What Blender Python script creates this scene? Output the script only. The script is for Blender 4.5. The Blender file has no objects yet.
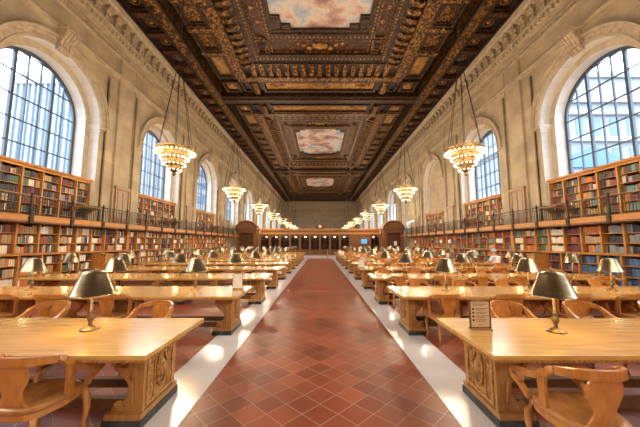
import bpy, math, random
from mathutils import Vector, Matrix
C = bpy.context.scene.collection
PI = math.pi
rnd = random.Random(7)
ORD = ['first','second','third','fourth','fifth','sixth','seventh','eighth','ninth','tenth','eleventh','twelfth',
       'thirteenth','fourteenth','fifteenth','sixteenth','seventeenth','eighteenth','nineteenth','twentieth']
for i, t in enumerate(['', '-first','-second','-third','-fourth','-fifth','-sixth','-seventh','-eighth','-ninth']):
    if i: ORD.append('twenty'+t)

# ------------------------------------------------------------------ mesh helper
class MB:
    def __init__(s): s.v=[]; s.f=[]; s.m=[]; s.s=[]
    def add(s, vs, fs, mi=0, sm=False):
        b=len(s.v); s.v.extend(vs)
        for f in fs: s.f.append([b+i for i in f]); s.m.append(mi); s.s.append(sm)
    def box(s,x0,x1,y0,y1,z0,z1,mi=0):
        if x0>x1: x0,x1=x1,x0
        if y0>y1: y0,y1=y1,y0
        s.add([(x0,y0,z0),(x1,y0,z0),(x1,y1,z0),(x0,y1,z0),(x0,y0,z1),(x1,y0,z1),(x1,y1,z1),(x0,y1,z1)],
              [(0,3,2,1),(4,5,6,7),(0,1,5,4),(1,2,6,5),(2,3,7,6),(3,0,4,7)],mi)
    def tbox(s,cx,cy,z0,z1,a0,b0,a1,b1,mi=0):   # tapered box
        s.add([(cx-a0,cy-b0,z0),(cx+a0,cy-b0,z0),(cx+a0,cy+b0,z0),(cx-a0,cy+b0,z0),(cx-a1,cy-b1,z1),(cx+a1,cy-b1,z1),(cx+a1,cy+b1,z1),(cx-a1,cy+b1,z1)],
              [(0,3,2,1),(4,5,6,7),(0,1,5,4),(1,2,6,5),(2,3,7,6),(3,0,4,7)],mi)
    def quad(s,a,b,c,d,mi=0): s.add([a,b,c,d],[(0,1,2,3)],mi)
    def prism(s,prof,axis,a,b,mi=0,sm=False):   # profile of (p,q) extruded along axis
        n=len(prof)
        def P(p,q,t): return {'x':(t,p,q),'y':(p,t,q),'z':(p,q,t)}[axis]
        vs=[P(p,q,a) for p,q in prof]+[P(p,q,b) for p,q in prof]
        fs=[(i,(i+1)%n,n+(i+1)%n,n+i) for i in range(n)]
        s.add(vs,fs,mi,sm); bse=len(s.v)-2*n
        s.f.append([bse+i for i in range(n)][::-1]); s.m.append(mi); s.s.append(False)
        s.f.append([bse+n+i for i in range(n)]); s.m.append(mi); s.s.append(False)
    def lathe(s,prof,c=(0,0,0),seg=16,mi=0,sm=True,closed=False):
        n=len(prof); vs=[]
        for k in range(seg):
            a=2*PI*k/seg; ca,sa=math.cos(a),math.sin(a)
            for r,z in prof: vs.append((c[0]+r*ca,c[1]+r*sa,c[2]+z))
        fs=[]
        for k in range(seg):
            k2=(k+1)%seg
            for i in range(n-1 if not closed else n):
                j=(i+1)%n; fs.append((k*n+i,k2*n+i,k2*n+j,k*n+j))
        s.add(vs,fs,mi,sm)
    def tube(s,path,rad,seg=8,mi=0,sx=1.0,cap=True,up=None):
        path=[Vector(p) for p in path]; n=len(path)
        if not hasattr(rad,'__len__'): rad=[rad]*n
        vs=[]; ref=Vector(up) if up else Vector((0,0,1))
        for i,p in enumerate(path):
            t=(path[min(i+1,n-1)]-path[max(i-1,0)]).normalized()
            r0=ref if abs(t.dot(ref))<.95 else Vector((1,0,0))
            u=t.cross(r0).normalized(); w=u.cross(t).normalized()
            for k in range(seg):
                a=2*PI*k/seg
                q=p+u*(math.cos(a)*rad[i]*sx)+w*(math.sin(a)*rad[i]); vs.append(tuple(q))
        fs=[]
        for i in range(n-1):
            for k in range(seg):
                k2=(k+1)%seg; fs.append((i*seg+k,i*seg+k2,(i+1)*seg+k2,(i+1)*seg+k))
        if cap: fs.append(tuple(range(seg))[::-1]); fs.append(tuple((n-1)*seg+k for k in range(seg)))
        s.add(vs,fs,mi,True)
    def strap(s,path,w,t,side=(1,0,0),mi=0):    # rectangular section swept along path; w across 'side', t other
        path=[Vector(p) for p in path]; n=len(path); sd=Vector(side)
        if not hasattr(w,'__len__'): w=[w]*n
        if not hasattr(t,'__len__'): t=[t]*n
        vs=[]
        for i,p in enumerate(path):
            d=(path[min(i+1,n-1)]-path[max(i-1,0)]).normalized()
            u=(sd-d*sd.dot(d)).normalized(); nn=d.cross(u).normalized()
            for a,b in ((-1,-1),(1,-1),(1,1),(-1,1)): vs.append(tuple(p+u*(a*w[i]/2)+nn*(b*t[i]/2)))
        fs=[]
        for i in range(n-1):
            for k in range(4): fs.append((i*4+k,i*4+(k+1)%4,(i+1)*4+(k+1)%4,(i+1)*4+k))
        fs+= [(3,2,1,0),tuple((n-1)*4+k for k in range(4))]
        s.add(vs,fs,mi,False)
    def ball(s,c,r,seg=8,mi=0,sz=1.0):
        n=max(4,seg//2+1)
        prof=[(max(1e-4,r*math.sin(PI*i/(n-1))),-r*sz*math.cos(PI*i/(n-1))) for i in range(n)]
        s.lathe(prof,c,seg,mi)
    def mesh(s,name,mats):
        me=bpy.data.meshes.new(name); me.from_pydata(s.v,[],s.f)
        if not isinstance(mats,(list,tuple)): mats=[mats]
        for m in mats: me.materials.append(m)
        me.polygons.foreach_set('material_index',s.m); me.polygons.foreach_set('use_smooth',s.s)
        me.update(); return me
    def build(s,name,mats,parent=None,loc=None,**k):
        return link(name,s.mesh(name,mats),parent,loc,**k)

def link(name,me,parent=None,loc=None,label=None,cat=None,group=None,kind=None,rz=0):
    o=bpy.data.objects.new(name,me); C.objects.link(o)
    if parent: o.parent=parent
    if loc: o.location=loc
    if rz: o.rotation_euler.z=rz
    return tag(o,label,cat,group,kind)
def tag(o,label=None,cat=None,group=None,kind=None):
    if label: o['label']=label
    if cat: o['category']=cat
    if group: o['group']=group
    if kind: o['kind']=kind
    return o
def copy_tree(o,parent=None):
    c=o.copy(); C.objects.link(c)
    if parent: c.parent=parent
    for ch in list(o.children): copy_tree(ch,c)
    return c
def struct(mb,name,mats,parent=None,loc=None): return mb.build(name,mats,parent,loc,kind='structure' if not parent else None)

# ------------------------------------------------------------------ materials
def nt(name):
    m=bpy.data.materials.new(name); m.use_nodes=True; t=m.node_tree; b=t.nodes['Principled BSDF']
    return m,t,b
def N(t,kind,**k):
    n=t.nodes.new(kind)
    for a,v in k.items():
        if a in n.inputs.keys() if isinstance(a,str) else False: n.inputs[a].default_value=v
        else: setattr(n,a,v)
    return n
def col(c): return (c[0],c[1],c[2],1)
def mat(name,c,rough=.6,metal=0,c2=None,scale=4,stretch=(1,1,1),bump=0,bscale=None,spec=.5,detail=4,lo=.35,hi=.65,coat=0):
    m,t,b=nt(name); L=t.links
    b.inputs['Base Color'].default_value=col(c); b.inputs['Roughness'].default_value=rough
    b.inputs['Metallic'].default_value=metal; b.inputs['Specular IOR Level'].default_value=spec
    if coat: b.inputs['Coat Weight'].default_value=coat; b.inputs['Coat Roughness'].default_value=.12
    if c2 or bump:
        tc=N(t,'ShaderNodeTexCoord'); mp=N(t,'ShaderNodeMapping'); mp.inputs['Scale'].default_value=stretch
        L.new(tc.outputs['Object'],mp.inputs['Vector'])
        n=N(t,'ShaderNodeTexNoise'); n.inputs['Scale'].default_value=scale; n.inputs['Detail'].default_value=detail
        L.new(mp.outputs['Vector'],n.inputs['Vector'])
        if c2:
            r=N(t,'ShaderNodeValToRGB'); r.color_ramp.elements[0].position=lo; r.color_ramp.elements[1].position=hi
            r.color_ramp.elements[0].color=col(c); r.color_ramp.elements[1].color=col(c2)
            L.new(n.outputs['Fac'],r.inputs['Fac']); L.new(r.outputs['Color'],b.inputs['Base Color'])
        if bump:
            n2=n
            if bscale:
                n2=N(t,'ShaderNodeTexNoise'); n2.inputs['Scale'].default_value=bscale; n2.inputs['Detail'].default_value=3
                L.new(mp.outputs['Vector'],n2.inputs['Vector'])
            bp=N(t,'ShaderNodeBump'); bp.inputs['Strength'].default_value=bump; bp.inputs['Distance'].default_value=.02
            L.new(n2.outputs['Fac'],bp.inputs['Height']); L.new(bp.outputs['Normal'],b.inputs['Normal'])
    return m
def brickmat(name,c1,c2,mortar,bw,bh,ms,plane,rot=0,offset=.5,rough=.6,spec=.5,noise=None,bump=.15,coat=0,rvar=0):
    m,t,b=nt(name); L=t.links
    tc=N(t,'ShaderNodeTexCoord'); sep=N(t,'ShaderNodeSeparateXYZ'); cmb=N(t,'ShaderNodeCombineXYZ')
    L.new(tc.outputs['Object'],sep.inputs[0])
    L.new(sep.outputs[plane[0]],cmb.inputs[0]); L.new(sep.outputs[plane[1]],cmb.inputs[1])
    mp=N(t,'ShaderNodeMapping'); mp.inputs['Rotation'].default_value=(0,0,rot); L.new(cmb.outputs[0],mp.inputs['Vector'])
    br=N(t,'ShaderNodeTexBrick'); br.offset=offset; br.squash=1
    br.inputs['Scale'].default_value=1; br.inputs['Brick Width'].default_value=bw; br.inputs['Row Height'].default_value=bh
    br.inputs['Mortar Size'].default_value=ms; br.inputs['Mortar Smooth'].default_value=.2
    br.inputs['Color1'].default_value=col(c1); br.inputs['Color2'].default_value=col(c2); br.inputs['Mortar'].default_value=col(mortar)
    L.new(mp.outputs[0],br.inputs['Vector'])
    out=br.outputs['Color']
    n=N(t,'ShaderNodeTexNoise'); n.inputs['Scale'].default_value=(noise or (1.2,))[0]; n.inputs['Detail'].default_value=6
    L.new(tc.outputs['Object'],n.inputs['Vector'])
    if noise:
        mx=N(t,'ShaderNodeMix',data_type='RGBA',blend_type='MULTIPLY'); mx.inputs[0].default_value=1
        r=N(t,'ShaderNodeValToRGB'); r.color_ramp.elements[0].position=.3; r.color_ramp.elements[1].position=.7
        r.color_ramp.elements[0].color=col(noise[1]); r.color_ramp.elements[1].color=col(noise[2])
        L.new(n.outputs['Fac'],r.inputs['Fac']); L.new(out,mx.inputs[6]); L.new(r.outputs['Color'],mx.inputs[7]); out=mx.outputs[2]
    L.new(out,b.inputs['Base Color']); b.inputs['Roughness'].default_value=rough; b.inputs['Specular IOR Level'].default_value=spec
    if rvar:
        ma=N(t,'ShaderNodeMath',operation='MULTIPLY_ADD'); ma.inputs[1].default_value=rvar; ma.inputs[2].default_value=rough-rvar/2
        L.new(n.outputs['Fac'],ma.inputs[0]); L.new(ma.outputs[0],b.inputs['Roughness'])
    if coat: b.inputs['Coat Weight'].default_value=coat; b.inputs['Coat Roughness'].default_value=.15
    bp=N(t,'ShaderNodeBump'); bp.inputs['Strength'].default_value=bump; bp.inputs['Distance'].default_value=.01; bp.invert=True
    L.new(br.outputs['Fac'],bp.inputs['Height']); L.new(bp.outputs['Normal'],b.inputs['Normal'])
    return m
def carved(name,dark,gold,scale,lo,hi,metal=.35,rough=.45,bump=.5):
    m,t,b=nt(name); L=t.links
    tc=N(t,'ShaderNodeTexCoord'); v=N(t,'ShaderNodeTexVoronoi',feature='SMOOTH_F1'); v.inputs['Scale'].default_value=scale
    n=N(t,'ShaderNodeTexNoise'); n.inputs['Scale'].default_value=scale*1.7; n.inputs['Detail'].default_value=3; n.inputs['Distortion'].default_value=1.2
    L.new(tc.outputs['Object'],v.inputs['Vector']); L.new(tc.outputs['Object'],n.inputs['Vector'])
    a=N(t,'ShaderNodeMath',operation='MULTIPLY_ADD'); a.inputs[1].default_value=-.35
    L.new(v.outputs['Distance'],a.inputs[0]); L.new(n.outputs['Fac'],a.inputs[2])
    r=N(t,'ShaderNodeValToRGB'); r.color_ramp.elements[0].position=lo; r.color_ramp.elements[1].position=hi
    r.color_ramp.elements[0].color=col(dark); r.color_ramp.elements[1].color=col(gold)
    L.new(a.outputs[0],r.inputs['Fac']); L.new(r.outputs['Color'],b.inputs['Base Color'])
    b.inputs['Metallic'].default_value=metal; b.inputs['Roughness'].default_value=rough
    bp=N(t,'ShaderNodeBump'); bp.inputs['Strength'].default_value=bump; bp.inputs['Distance'].default_value=.04
    L.new(a.outputs[0],bp.inputs['Height']); L.new(bp.outputs['Normal'],b.inputs['Normal'])
    return m
def emit(name,c,s):
    m,t,b=nt(name); b.inputs['Base Color'].default_value=col(c)
    b.inputs['Emission Color'].default_value=col(c); b.inputs['Emission Strength'].default_value=s
    return m

LIME=((.465,.39,.265),(.40,.33,.22),(.28,.225,.145))
M={}
M['stone']=brickmat('limestone_wall',*LIME,1.5,.62,.006,(1,2),rough=.75,noise=(.9,(.74,.70,.66),(1.12,1.08,1.0)),bump=.12)
M['stone_back']=brickmat('limestone_end_wall',*LIME,1.5,.62,.008,(0,2),rough=.75,noise=(.8,(.8,.78,.75),(1.1,1.07,1.0)),bump=.12)
M['trim']=mat('limestone_moulding',(.40,.325,.215),.7,c2=(.51,.43,.295),scale=3,bump=.15,bscale=20)
M['carvestone']=mat('carved_limestone',(.34,.26,.165),.75,c2=(.54,.435,.295),scale=9,bump=.5,bscale=12)
M['leafstone']=mat('sooty_leaf_carving',(.20,.145,.09),.75,c2=(.46,.36,.24),scale=7,bump=.5,bscale=12)
M['reveal']=brickmat('daylit_limestone_reveal',(.76,.74,.70),(.70,.68,.64),(.58,.56,.52),.9,.45,.008,(0,2),rough=.6,noise=(2,(.88,.87,.86),(1.05,1.05,1.05)),bump=.1)  # paler than the wall stone, with window daylight put into its colour
M['iron']=mat('dark_window_iron',(.075,.095,.125),.5,metal=.3)
M['blackiron']=mat('wrought_iron',(.022,.017,.012),.5,metal=.5,c2=(.06,.045,.03),scale=6)
def woodmat(name,a,b_,rough=.4,st=(1,8,8),sc=3,coat=0): return mat(name,a,rough,c2=b_,scale=sc,stretch=st,bump=.03 if coat>.5 else .08,lo=.3,hi=.7,coat=coat)
M['tabletop']=woodmat('honey_oak_tabletop',(.54,.285,.065),(.72,.44,.125),.22,(1,7,9),2.2,coat=.8)
M['oak']=woodmat('golden_oak',(.33,.15,.042),(.47,.235,.075),.42,(6,6,1.2),4)
M['carvedoak']=carved('carved_oak_relief',(.24,.10,.026),(.52,.26,.08),16,.12,.42,metal=0,rough=.45,bump=.6)
M['chair']=woodmat('orange_oak_chair',(.40,.145,.028),(.58,.25,.058),.28,(5,5,1.5),4,coat=.3)
M['chairseat']=woodmat('worn_oak_seat',(.30,.115,.028),(.50,.24,.075),.28,(6,1.5,4),4,coat=.4)
M['darkoak']=woodmat('dark_brown_oak',(.10,.042,.016),(.17,.075,.028),.5,(6,1.2,6),3)  # plain dark brown oak: foot rails, soffit, low bases
M['case']=woodmat('bookcase_oak',(.38,.15,.026),(.52,.235,.048),.45,(6,1.0,6),3)
M['doorwood']=woodmat('aged_door_oak',(.22,.125,.06),(.33,.20,.105),.5,(6,6,1.2),4)
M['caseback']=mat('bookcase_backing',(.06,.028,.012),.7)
M['screen']=woodmat('mahogany_screen',(.12,.038,.006),(.22,.078,.013),.55,(4,4,1),3)
M['screendark']=woodmat('dark_screen_wood',(.07,.022,.006),(.13,.045,.012),.42,(4,4,1),3)
M['screencarve']=carved('carved_screen_wood',(.09,.03,.010),(.32,.13,.04),6,.2,.55,metal=0,bump=.6)
M['plinth']=mat('dark_green_marble_plinth',(.012,.018,.024),.25,c2=(.06,.075,.085),scale=9,lo=.45,hi=.8)
M['marble']=mat('white_marble_band',(.66,.66,.69),.21,c2=(.78,.78,.80),scale=1.6,detail=8,spec=.6,bump=.03)
M['tile']=brickmat('terracotta_tile',(.34,.085,.036),(.20,.045,.021),(.36,.20,.15),.255,.255,.0055,(0,1),rot=PI/4,offset=0,rough=.34,spec=.5,noise=(.9,(.72,.74,.78),(1.25,1.18,1.1)),bump=.25,rvar=.2)
M['brass']=mat('brushed_bronze_shade',(.30,.245,.155),.28,metal=.95,c2=(.40,.33,.215),scale=8,stretch=(1,1,14))
M['shadein']=mat('pale_shade_lining',(.75,.68,.5),.5)
M['bronze']=mat('aged_bronze',(.12,.085,.045),.36,metal=.9,c2=(.27,.19,.09),scale=14)
M['gilt']=carved('gilt_chandelier_filigree',(.03,.016,.005),(.24,.135,.038),16,.15,.5,metal=.6,rough=.4,bump=.6)
M['bulb']=emit('frosted_bulb',(1,.83,.56),3.2)
M['dwood']=mat('dark_ceiling_walnut',(.012,.005,.0025),.5,c2=(.026,.010,.0045),scale=5)
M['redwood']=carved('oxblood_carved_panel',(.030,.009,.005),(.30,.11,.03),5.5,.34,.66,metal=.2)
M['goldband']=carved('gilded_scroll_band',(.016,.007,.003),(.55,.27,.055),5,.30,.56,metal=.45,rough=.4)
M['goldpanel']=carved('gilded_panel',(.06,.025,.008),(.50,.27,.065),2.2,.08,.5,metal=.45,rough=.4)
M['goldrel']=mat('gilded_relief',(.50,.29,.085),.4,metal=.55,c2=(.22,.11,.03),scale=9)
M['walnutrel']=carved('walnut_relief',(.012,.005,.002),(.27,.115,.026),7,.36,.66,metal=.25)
M['paper']=mat('white_paper',(.80,.79,.76),.6)
M['tanpaper']=mat('tan_notice_paper',(.66,.50,.32),.6)
M['ink']=mat('printed_ink',(.05,.035,.03),.7)
M['white']=mat('white_enamel',(.8,.8,.78),.4)
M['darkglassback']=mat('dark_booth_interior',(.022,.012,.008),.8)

def glassmat():
    m=bpy.data.materials.new('window_glass'); m.use_nodes=True; t=m.node_tree; t.nodes.clear(); L=t.links
    o=N(t,'ShaderNodeOutputMaterial'); mx=N(t,'ShaderNodeMixShader'); tr=N(t,'ShaderNodeBsdfTransparent'); g=N(t,'ShaderNodeBsdfGlossy')
    tr.inputs[0].default_value=(.93,.97,1,1); g.inputs['Roughness'].default_value=.03
    lw=N(t,'ShaderNodeLayerWeight'); pw=N(t,'ShaderNodeMath',operation='POWER'); pw.inputs[1].default_value=5; L.new(lw.outputs['Facing'],pw.inputs[0])
    fr=N(t,'ShaderNodeMath',operation='MULTIPLY_ADD'); fr.inputs[1].default_value=.6; fr.inputs[2].default_value=.03; L.new(pw.outputs[0],fr.inputs[0])
    L.new(fr.outputs[0],mx.inputs[0]); L.new(tr.outputs[0],mx.inputs[1]); L.new(g.outputs[0],mx.inputs[2]); L.new(mx.outputs[0],o.inputs[0])
    return m
M['glass']=glassmat()
def muralmat():
    m,t,b=nt('painted_cloud_sky'); L=t.links
    tc=N(t,'ShaderNodeTexCoord'); n=N(t,'ShaderNodeTexNoise'); n.inputs['Scale'].default_value=.50; n.inputs['Detail'].default_value=9; n.inputs['Distortion'].default_value=.15; n.inputs['Roughness'].default_value=.58
    L.new(tc.outputs['Object'],n.inputs['Vector'])
    r=N(t,'ShaderNodeValToRGB'); e=r.color_ramp.elements
    e[0].position=.28; e[0].color=(.12,.09,.11,1); e[1].position=.66; e[1].color=(.22,.36,.56,1)
    for p,c in ((.36,(.18,.14,.17)),(.43,(.32,.20,.20)),(.50,(.58,.44,.38)),(.54,(.66,.62,.56)),(.59,(.44,.52,.62))):
        x=e.new(p); x.color=col(c)
    L.new(n.outputs['Fac'],r.inputs['Fac']); L.new(r.outputs['Color'],b.inputs['Base Color']); b.inputs['Roughness'].default_value=.5
    return m
M['mural']=muralmat()

# ------------------------------------------------------------------ setting
HX=11.9; PITCH=8.75; W0=12.2; YF=-10.0; YB=91.5; ZC=15.05
SPR=8.0; RO=2.56; RI=2.24; NICHE=2.55
KS=list(range(-2,9))  # rearmost window pair added out of view for light from behind
fl=MB(); fl.box(-12.9,12.9,YF,YB,-.15,0); struct(fl,'floor',M['tile'])
BL=32.0
for i,s in enumerate((-1,1)):
    b=MB(); b.box(s*1.34,s*1.92,YF+.2,BL,.0,.004); struct(b,'trim_%d'%(i+1),M['marble'])
b=MB(); b.box(-4.0,4.0,BL,39.9,.0,.004); struct(b,'trim_3',M['marble'])

def arch_pts(yc,R,n=20): return [(yc-R*math.cos(PI*i/n),SPR+R*math.sin(PI*i/n)) for i in range(n+1)]
BLIND={(1,2),(1,3)}
def side_wall(s,name):
    mb=MB(); X=s*HX
    def q(y0,y1,z0,z1,x=X,mi=0): mb.quad((x,y0,z0),(x,y1,z0),(x,y1,z1),(x,y0,z1),mi)
    y=YF
    q(YF,YB,0,NICHE); q(YF,YB,SPR+RO+.4,ZC+1.6)
    zt=SPR+RO+.4
    cuts=[YF]
    for k in KS:
        yc=W0+PITCH*k
        q(cuts[-1],yc-RO,NICHE,zt); cuts.append(yc+RO)
        A=arch_pts(yc,RO)
        for (ya,za),(yb,zb) in zip(A,A[1:]): mb.quad((X,ya,za),(X,yb,zb),(X,yb,zt),(X,ya,zt))
        # reveals
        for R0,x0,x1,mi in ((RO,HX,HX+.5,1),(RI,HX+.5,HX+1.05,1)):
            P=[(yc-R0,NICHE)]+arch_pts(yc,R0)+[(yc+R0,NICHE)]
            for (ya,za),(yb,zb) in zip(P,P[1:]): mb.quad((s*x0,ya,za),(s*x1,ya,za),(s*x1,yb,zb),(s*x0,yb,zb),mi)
        xo=s*(HX+.5)
        A=[(yc-RO,NICHE)]+arch_pts(yc,RO)+[(yc+RO,NICHE)]; B=[(yc-RI,NICHE)]+arch_pts(yc,RI)+[(yc+RI,NICHE)]
        for i in range(len(A)-1): mb.quad((xo,)+A[i],(xo,)+A[i+1],(xo,)+B[i+1],(xo,)+B[i],2)
        mb.quad((X,yc-RO,NICHE),(X,yc+RO,NICHE),(s*(HX+1.05),yc+RO,NICHE),(s*(HX+1.05),yc-RO,NICHE))
        # parapet below the glass
        xg=s*(HX+1.05); mb.quad((xg,yc-RI,NICHE),(xg,yc+RI,NICHE),(xg,yc+RI,4.75),(xg,yc-RI,4.75))
        if (s,k) in BLIND:
            P=arch_pts(yc,RI); x2=s*(HX+.62)
            mb.add([(x2,yc-RI,4.7)]+[(x2,a,c) for a,c in P]+[(x2,yc+RI,4.7)],[tuple(range(len(P)+2))],0)
    q(cuts[-1],YB,NICHE,zt)
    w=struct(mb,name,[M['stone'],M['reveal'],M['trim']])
    # outer shell keeping daylight out of the gaps
    sh=MB(); xs=s*(HX+1.25)
    # archivolts, hood, keystones, imposts, pilasters as parts
    for k in KS:
        yc=W0+PITCH*k
        a=MB()
        def ring(R0,R1,x0,x1,mi=0,z0=None):
            n=24
            P0=[(yc-R0*math.cos(PI*i/n),SPR+R0*math.sin(PI*i/n)) for i in range(n+1)]
            P1=[(yc-R1*math.cos(PI*i/n),SPR+R1*math.sin(PI*i/n)) for i in range(n+1)]
            if z0 is not None:
                P0=[(yc-R0,z0)]+P0+[(yc+R0,z0)]; P1=[(yc-R1,z0)]+P1+[(yc+R1,z0)]
            for i in range(len(P0)-1):
                for x in (x1,):
                    a.quad((s*x,)+P0[i],(s*x,)+P0[i+1],(s*x,)+P1[i+1],(s*x,)+P1[i],mi)
                a.quad((s*x0,)+P1[i],(s*x0,)+P1[i+1],(s*x1,)+P1[i+1],(s*x1,)+P1[i],mi)
                a.quad((s*x0,)+P0[i],(s*x0,)+P0[i+1],(s*x1,)+P0[i+1],(s*x1,)+P0[i],mi)
        ring(RO,RO+.09,HX,HX-.10); ring(RO+.09,RO+.36,HX,HX-.06,1); ring(RO+.36,RO+.44,HX,HX-.14)
        ring(RO+.44,RO+.50,HX,HX-.20)
        a.build('archivolt',[M['trim'],M['carvestone']],w)
        # keystone console with flutes
        kz0=SPR+RO-.18; kz1=SPR+RO+.92
        prof=[(HX-.02,kz0),(HX-.16,kz0+.02),(HX-.24,kz0+.14),(HX-.2,kz0+.3),(HX-.26,kz0+.5),(HX-.42,kz0+.72),(HX-.50,kz0+.88),(HX-.46,kz0+.96),(HX-.02,kz0+.96)]
        kb=MB(); kb.prism([(s*p,z) for p,z in prof],'y',yc-.3,yc+.3)
        for j in range(4):
            yy=yc-.225+j*.15; kb.prism([(s*(p-.035),z) for p,z in prof[:-1]]+[(s*(HX-.02),kz0+.93)],'y',yy-.045,yy+.045)
        kb.box(s*(HX-.02),s*(HX-.58),yc-.42,yc+.42,kz0+.96,kz1)
        kb.build('keystone',M['carvestone'],w)
        for sg in (-1,1):
            im=MB(); ye=yc+sg*RO
            for dz,pr,hh in ((-.30,.04,.06),(-.14,.06,.08),(-.06,.10,.08),(.02,.13,.06)):
                im.box(s*(HX-.06),s*(HX+.50),ye,ye-sg*pr,SPR+dz-.04,SPR+dz-.04+hh)
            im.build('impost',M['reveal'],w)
            im=MB()
            for dz,pr,hh in ((-.12,.05,.08),(-.04,.09,.08)):
                im.box(s*(HX-.05-pr),s*HX,ye,ye+sg*.5,SPR+dz-.04,SPR+dz-.04+hh)
            im.build('impost',M['trim'],w)
    for k in KS+[9]:
        yc=W0+PITCH*(k-.5)
        if yc<YF+1 or yc>YB-1: continue
        p=MB(); p.box(s*(HX-.08),s*HX,yc-.60,yc+.68,NICHE,12.75); p.box(s*(HX-.12),s*HX,yc-.66,yc-.60,NICHE,12.75)
        p.box(s*(HX-.12),s*HX,yc+.68,yc+.74,NICHE,12.75)
        for sg in (-1,1):
            y0=yc+sg*1.18
            p.box(s*(HX-.07),s*HX,y0-.29,y0+.29,NICHE,SPR+3.05); p.box(s*(HX-.16),s*HX,y0-.05*1-.24*1,y0-.19,NICHE,SPR+3.0)
            p.box(s*(HX-.09),s*HX,y0-.31,y0+.31,SPR+2.98,SPR+3.07)
        p.build('pilaster',M['stone'],w)
    return w
WL=side_wall(-1,'wall_left'); WR=side_wall(1,'wall_right')
b=MB(); b.box(-HX,HX,YB,YB+.2,0,ZC+1.6)
wb=struct(b,'wall_back',M['stone_back'])
b=MB()
for x0,x1 in ((-10.8,-7.6),(-6.9,-3.6),(3.6,6.9),(7.6,10.8)):
    for (xa,xb,za,zb) in ((x0,x1,10.6,10.85),(x0,x1,4.6,4.85),(x0,x0+.25,4.6,10.85),(x1-.25,x1,4.6,10.85)): b.box(xa,xb,YB-.12,YB,za,zb)
b.box(-HX,HX,YB-.25,YB,11.2,11.6); b.box(-HX,HX,YB-.5,YB,12.7,13.0); b.box(-HX,HX,YB-.3,YB,13.0,14.2); b.box(-HX,HX,YB-.7,YB,14.2,15.0)
b.build('wall_panel_moulding',M['trim'],wb)
b=MB(); P=[(-2.6*math.cos(PI*i/20),7.6+2.6*math.sin(PI*i/20)) for i in range(21)]; Q=[(-3*math.cos(PI*i/20),7.6+3*math.sin(PI*i/20)) for i in range(21)]
P=[(-2.6,3.5)]+P+[(2.6,3.5)]; Q=[(-3,3.5)]+Q+[(3,3.5)]
for i in range(len(P)-1):
    b.quad((P[i][0],YB-.2,P[i][1]),(P[i+1][0],YB-.2,P[i+1][1]),(Q[i+1][0],YB-.2,Q[i+1][1]),(Q[i][0],YB-.2,Q[i][1]))
    b.quad((P[i][0],YB-.2,P[i][1]),(P[i+1][0],YB-.2,P[i+1][1]),(P[i+1][0],YB,P[i+1][1]),(P[i][0],YB,P[i][1]))
b.build('blind_arch',M['carvestone'],wb)
b=MB(); b.box(-HX,HX,YF-.2,YF,0,ZC+1.6); struct(b,'wall_front',M['stone_back'])

# entablature along both side walls
for i,s in enumerate((-1,1)):
    b=MB(); X=s*HX
    b.box(X,s*(HX-.14),YF,YB,11.35,11.48); b.box(X,s*(HX-.19),YF,YB,11.48,11.55)
    b.box(X,s*(HX-.13),YF,YB,12.62,12.72); b.box(X,s*(HX-.17),YF,YB,12.84,12.92)
    b.box(X,s*(HX-.22),YF,YB,13.22,13.34); b.box(X,s*(HX-.24),YF,YB,13.34,13.60)
    b.box(X,s*(HX-.42),YF,YB,13.60,13.70); b.box(X,s*(HX-.34),YF,YB,13.70,14.40)
    b.prism([(s*(HX-.34),14.40),(s*(HX-.55),14.44),(s*(HX-.60),14.62),(s*(HX-.66),14.68),(s*(HX-.7),ZC+.1),(X,ZC+.1)],'y',YF,YB)
    t=struct(b,'trim_%d'%(4+i),M['trim'])
    d=MB(); y=YF+.1
    while y<YB: d.box(s*(HX-.12),s*(HX-.18),y,y+.10,12.74,12.83); y+=.17
    d.build('bead_row',M['carvestone'],t)
    d=MB(); y=YF+.1
    while y<YB: d.box(s*(HX-.2),s*(HX-.36),y,y+.17,13.36,13.58); y+=.29
    d.build('dentil_row',M['trim'],t)
    d=MB(); y=YF+.2
    pr=[(HX-.34,13.74),(HX-.44,13.76),(HX-.50,13.92),(HX-.46,14.04),(HX-.56,14.20),(HX-.62,14.36),(HX-.34,14.40)]
    while y<YB:
        d.prism([(s*p,z) for p,z in pr],'y',y,y+.34); d.box(s*(HX-.36),s*(HX-.64),y-.04,y+.38,14.36,14.43)
        d.box(s*(HX-.34),s*(HX-.38),y+.42,y+.62,13.8,14.25); y+=.70
    d.build('leaf_bracket_row',M['leafstone'],t)

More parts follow.
